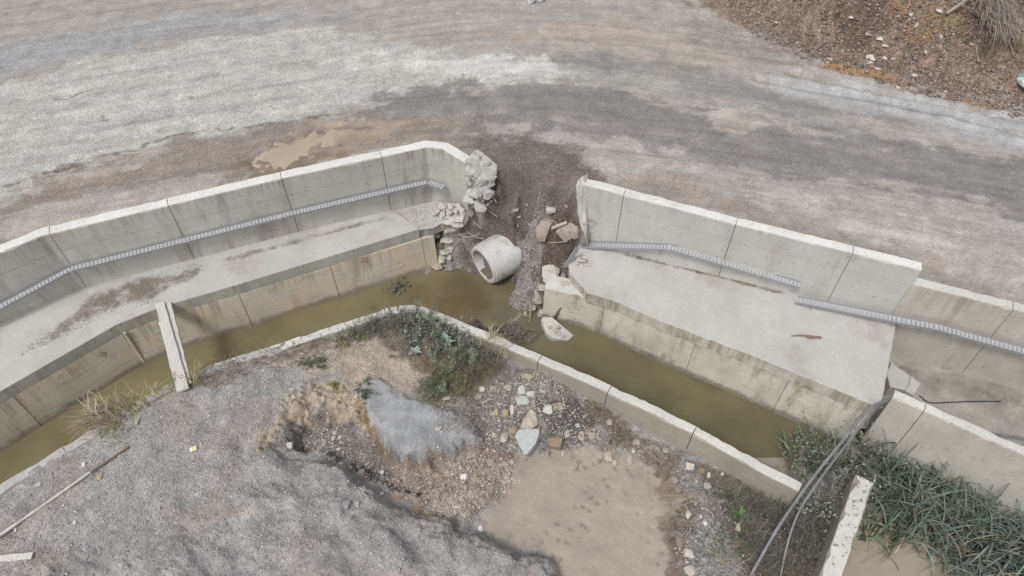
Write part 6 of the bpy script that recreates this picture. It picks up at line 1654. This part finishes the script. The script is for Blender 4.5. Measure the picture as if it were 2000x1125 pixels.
pebbles('bank_gravel', 'fine grey gravel scattered over the near bank', 15000, not_pond(in_poly(NB_POLY, -1.4)), near_h, .012, .05, (.24, .23, .235), (.46, .44, .42), 1001)
pebbles('pale_gravel', 'pale crumbs in patches over the near bank', 5000, not_pond(in_poly(NB_POLY, -1.4, .15, 5)), near_h, .015, .06, (.42, .40, .38), (.62, .60, .57), 1002)
pebbles('rubble_crumbs', 'crumbled stone between the rubble and the gully', 5000, not_pond(in_poly([(560, 870), (640, 810), (740, 900), (860, 930), (950, 850), (940, 770), (1060, 730), (1120, 780), (1200, 860), (1000, 890), (1010, 950), (930, 1010), (850, 1010), (740, 940)], -1.75)), near_h, .02, .09, (.30, .27, .245), (.50, .46, .42), 1003)
pebbles('gap_gravel', 'loose gravel sliding down the gap to the water', 16000, in_poly([(955, 335), (1130, 360), (1135, 480), (1075, 560), (1035, 605), (985, 590), (1020, 500), (920, 500), (890, 545), (880, 470), (930, 400)], -1.2), road_h, .012, .045, (.12, .10, .09), (.36, .33, .31), 1004)
pebbles('gap_pale_gravel', 'tongue of pale gravel beside the pipe', 5000, in_poly([(980, 575), (1022, 500), (1050, 475), (1062, 500), (1050, 570), (1035, 602), (1000, 600)], -2.1), road_h, .015, .05, (.30, .28, .27), (.54, .51, .49), 1005)
pebbles('dirt_bank_crumbs', 'crumbs and clods over the dirt bank', 14000, in_poly([(1400, -20), (1480, 62), (1640, 132), (2010, 218), (2010, -40)], 0.2), road_h, .03, .16, (.13, .10, .085), (.33, .28, .25), 1006)
pebbles('road_grit', 'scattered grit on the road', 9000, in_poly([(-50, 460), (-50, 10), (1300, 10), (1990, 240), (1990, 590), (1140, 340), (850, 270)], 0), road_h, .012, .04, (.28, .265, .25), (.52, .50, .48), 1007)
# dust and crumbs lying on the left ledge at the wall bend
pebbles('ledge_litter', 'crumbs and dry leaves lying on the left ledge', 3500, in_poly([(185, 572), (260, 545), (385, 512), (400, 520), (330, 550), (300, 590), (200, 620), (120, 660), (30, 700), (60, 670), (140, 620)], Z_LEDGE_L, -.25, 9), lambda x, y: np.full(len(x), Z_LEDGE_L), .010, .04, (.17, .15, .13), (.40, .37, .34), 1008)
pebbles('step_litter', 'crumbs on the broken ledge piece', 700, in_poly([(775, 418), (850, 395), (900, 402), (880, 430), (822, 446)], Z_LEDGE_L - .03), lambda x, y: np.full(len(x), Z_LEDGE_L - .035), .012, .06, (.30, .29, .27), (.52, .5, .47), 1009)

pebbles('white_grit', 'white grit spread in patches on the grey gravel', 2600, in_poly([(230, 850), (330, 820), (480, 870), (520, 960), (400, 1000), (260, 990), (180, 950)], -1.25, .05, 23), near_h, .012, .035, (.50, .48, .46), (.66, .64, .61), 1010)
pebbles('heap_stones', 'scattered grey stones too small to tell apart on the grey heap', 500, in_poly([(300, 960), (500, 900), (680, 930), (900, 1040), (1060, 1100), (1060, 1130), (0, 1130), (0, 1040)], -1.2), near_h, .03, .075, (.26, .25, .25), (.50, .48, .47), 1011)

def film_mat(name):
    m, nt, b = _mat(name); k = NB(nt)
    at = k.n('Attribute', attribute_name='Col'); gv = k.n('Attribute', attribute_name='gv').outputs['Fac']
    co = k.n('TexCoord').outputs['Object']
    n = k.math('ADD', k.math('MULTIPLY', k.noise(co, 1.6, 9, 0.75), 0.75), k.math('MULTIPLY', k.noise(co, 22, 4, 0.7), 0.25))
    a = k.rng(k.math('ADD', n, k.math('MULTIPLY_ADD', gv, 0.45, -0.45)), 0.38, 0.62, 0.0, 0.85, True)
    nt.links.new(k.scale(at.outputs['Color'], k.rng(k.noise(co, 40, 5, .8), .25, .75, .6, 1.4)), b.inputs['Base Color'])
    nt.links.new(a, b.inputs['Alpha']); b.inputs['Roughness'].default_value = 1.0; b.inputs['Specular IOR Level'].default_value = 0.1
    return m
M['film'] = film_mat('thin_dust_and_silt')
def patch(name, label, poly, z, rgb, lift=0.005, soft=0.35, fz=None):
    """a thin film of soil that fades out over concrete"""
    pw = np.array([(PX(u, v, z) if fz is None else PR(u, v)[:2]) for u, v in poly])
    o = grid_sheet(name, np.arange(pw[:, 0].min() - soft, pw[:, 0].max() + soft, 0.06), np.arange(pw[:, 1].min() - soft, pw[:, 1].max() + soft, 0.06),
                   lambda x, y: (z if fz is None else fz(x)) + lift + 0 * x,
                   lambda x, y: (np.tile(np.array(rgb), (len(x), 1)), sstep(-soft, soft * .6, sdist(pw, x, y))),
                   lambda x, y: sdist(pw, x, y) > -soft * .5, M['film'])
    tag(o, label, kind='stuff')
patch('ledge_soil', 'thin brown soil lying on the left ledge at the bend of the wall', [(172, 570), (262, 545), (390, 515), (420, 520), (350, 560), (300, 590), (200, 615), (110, 660), (40, 695), (70, 660), (140, 612)], Z_LEDGE_L, (.20, .17, .14))
patch('ledge_soil', 'grey dirt along the foot of the left wall', [(430, 505), (600, 458), (760, 420), (745, 432), (600, 474), (440, 518)], Z_LEDGE_L, (.23, .21, .185), soft=.2)
patch('moss_strip', 'green brown moss along the foot of the right wall', [(1215, 491), (1400, 535), (1540, 572), (1535, 579), (1400, 544), (1215, 500)], Z_LEDGE_R, (.15, .135, .075), soft=.12, fz=ledge_z)
patch('floor_silt', 'brown silt along the wall foot in the side channel', [(1750, 708), (1860, 738), (2000, 780), (2000, 800), (1860, 762), (1750, 724)], Z_FLOOR, (.2, .175, .15), lift=.02)
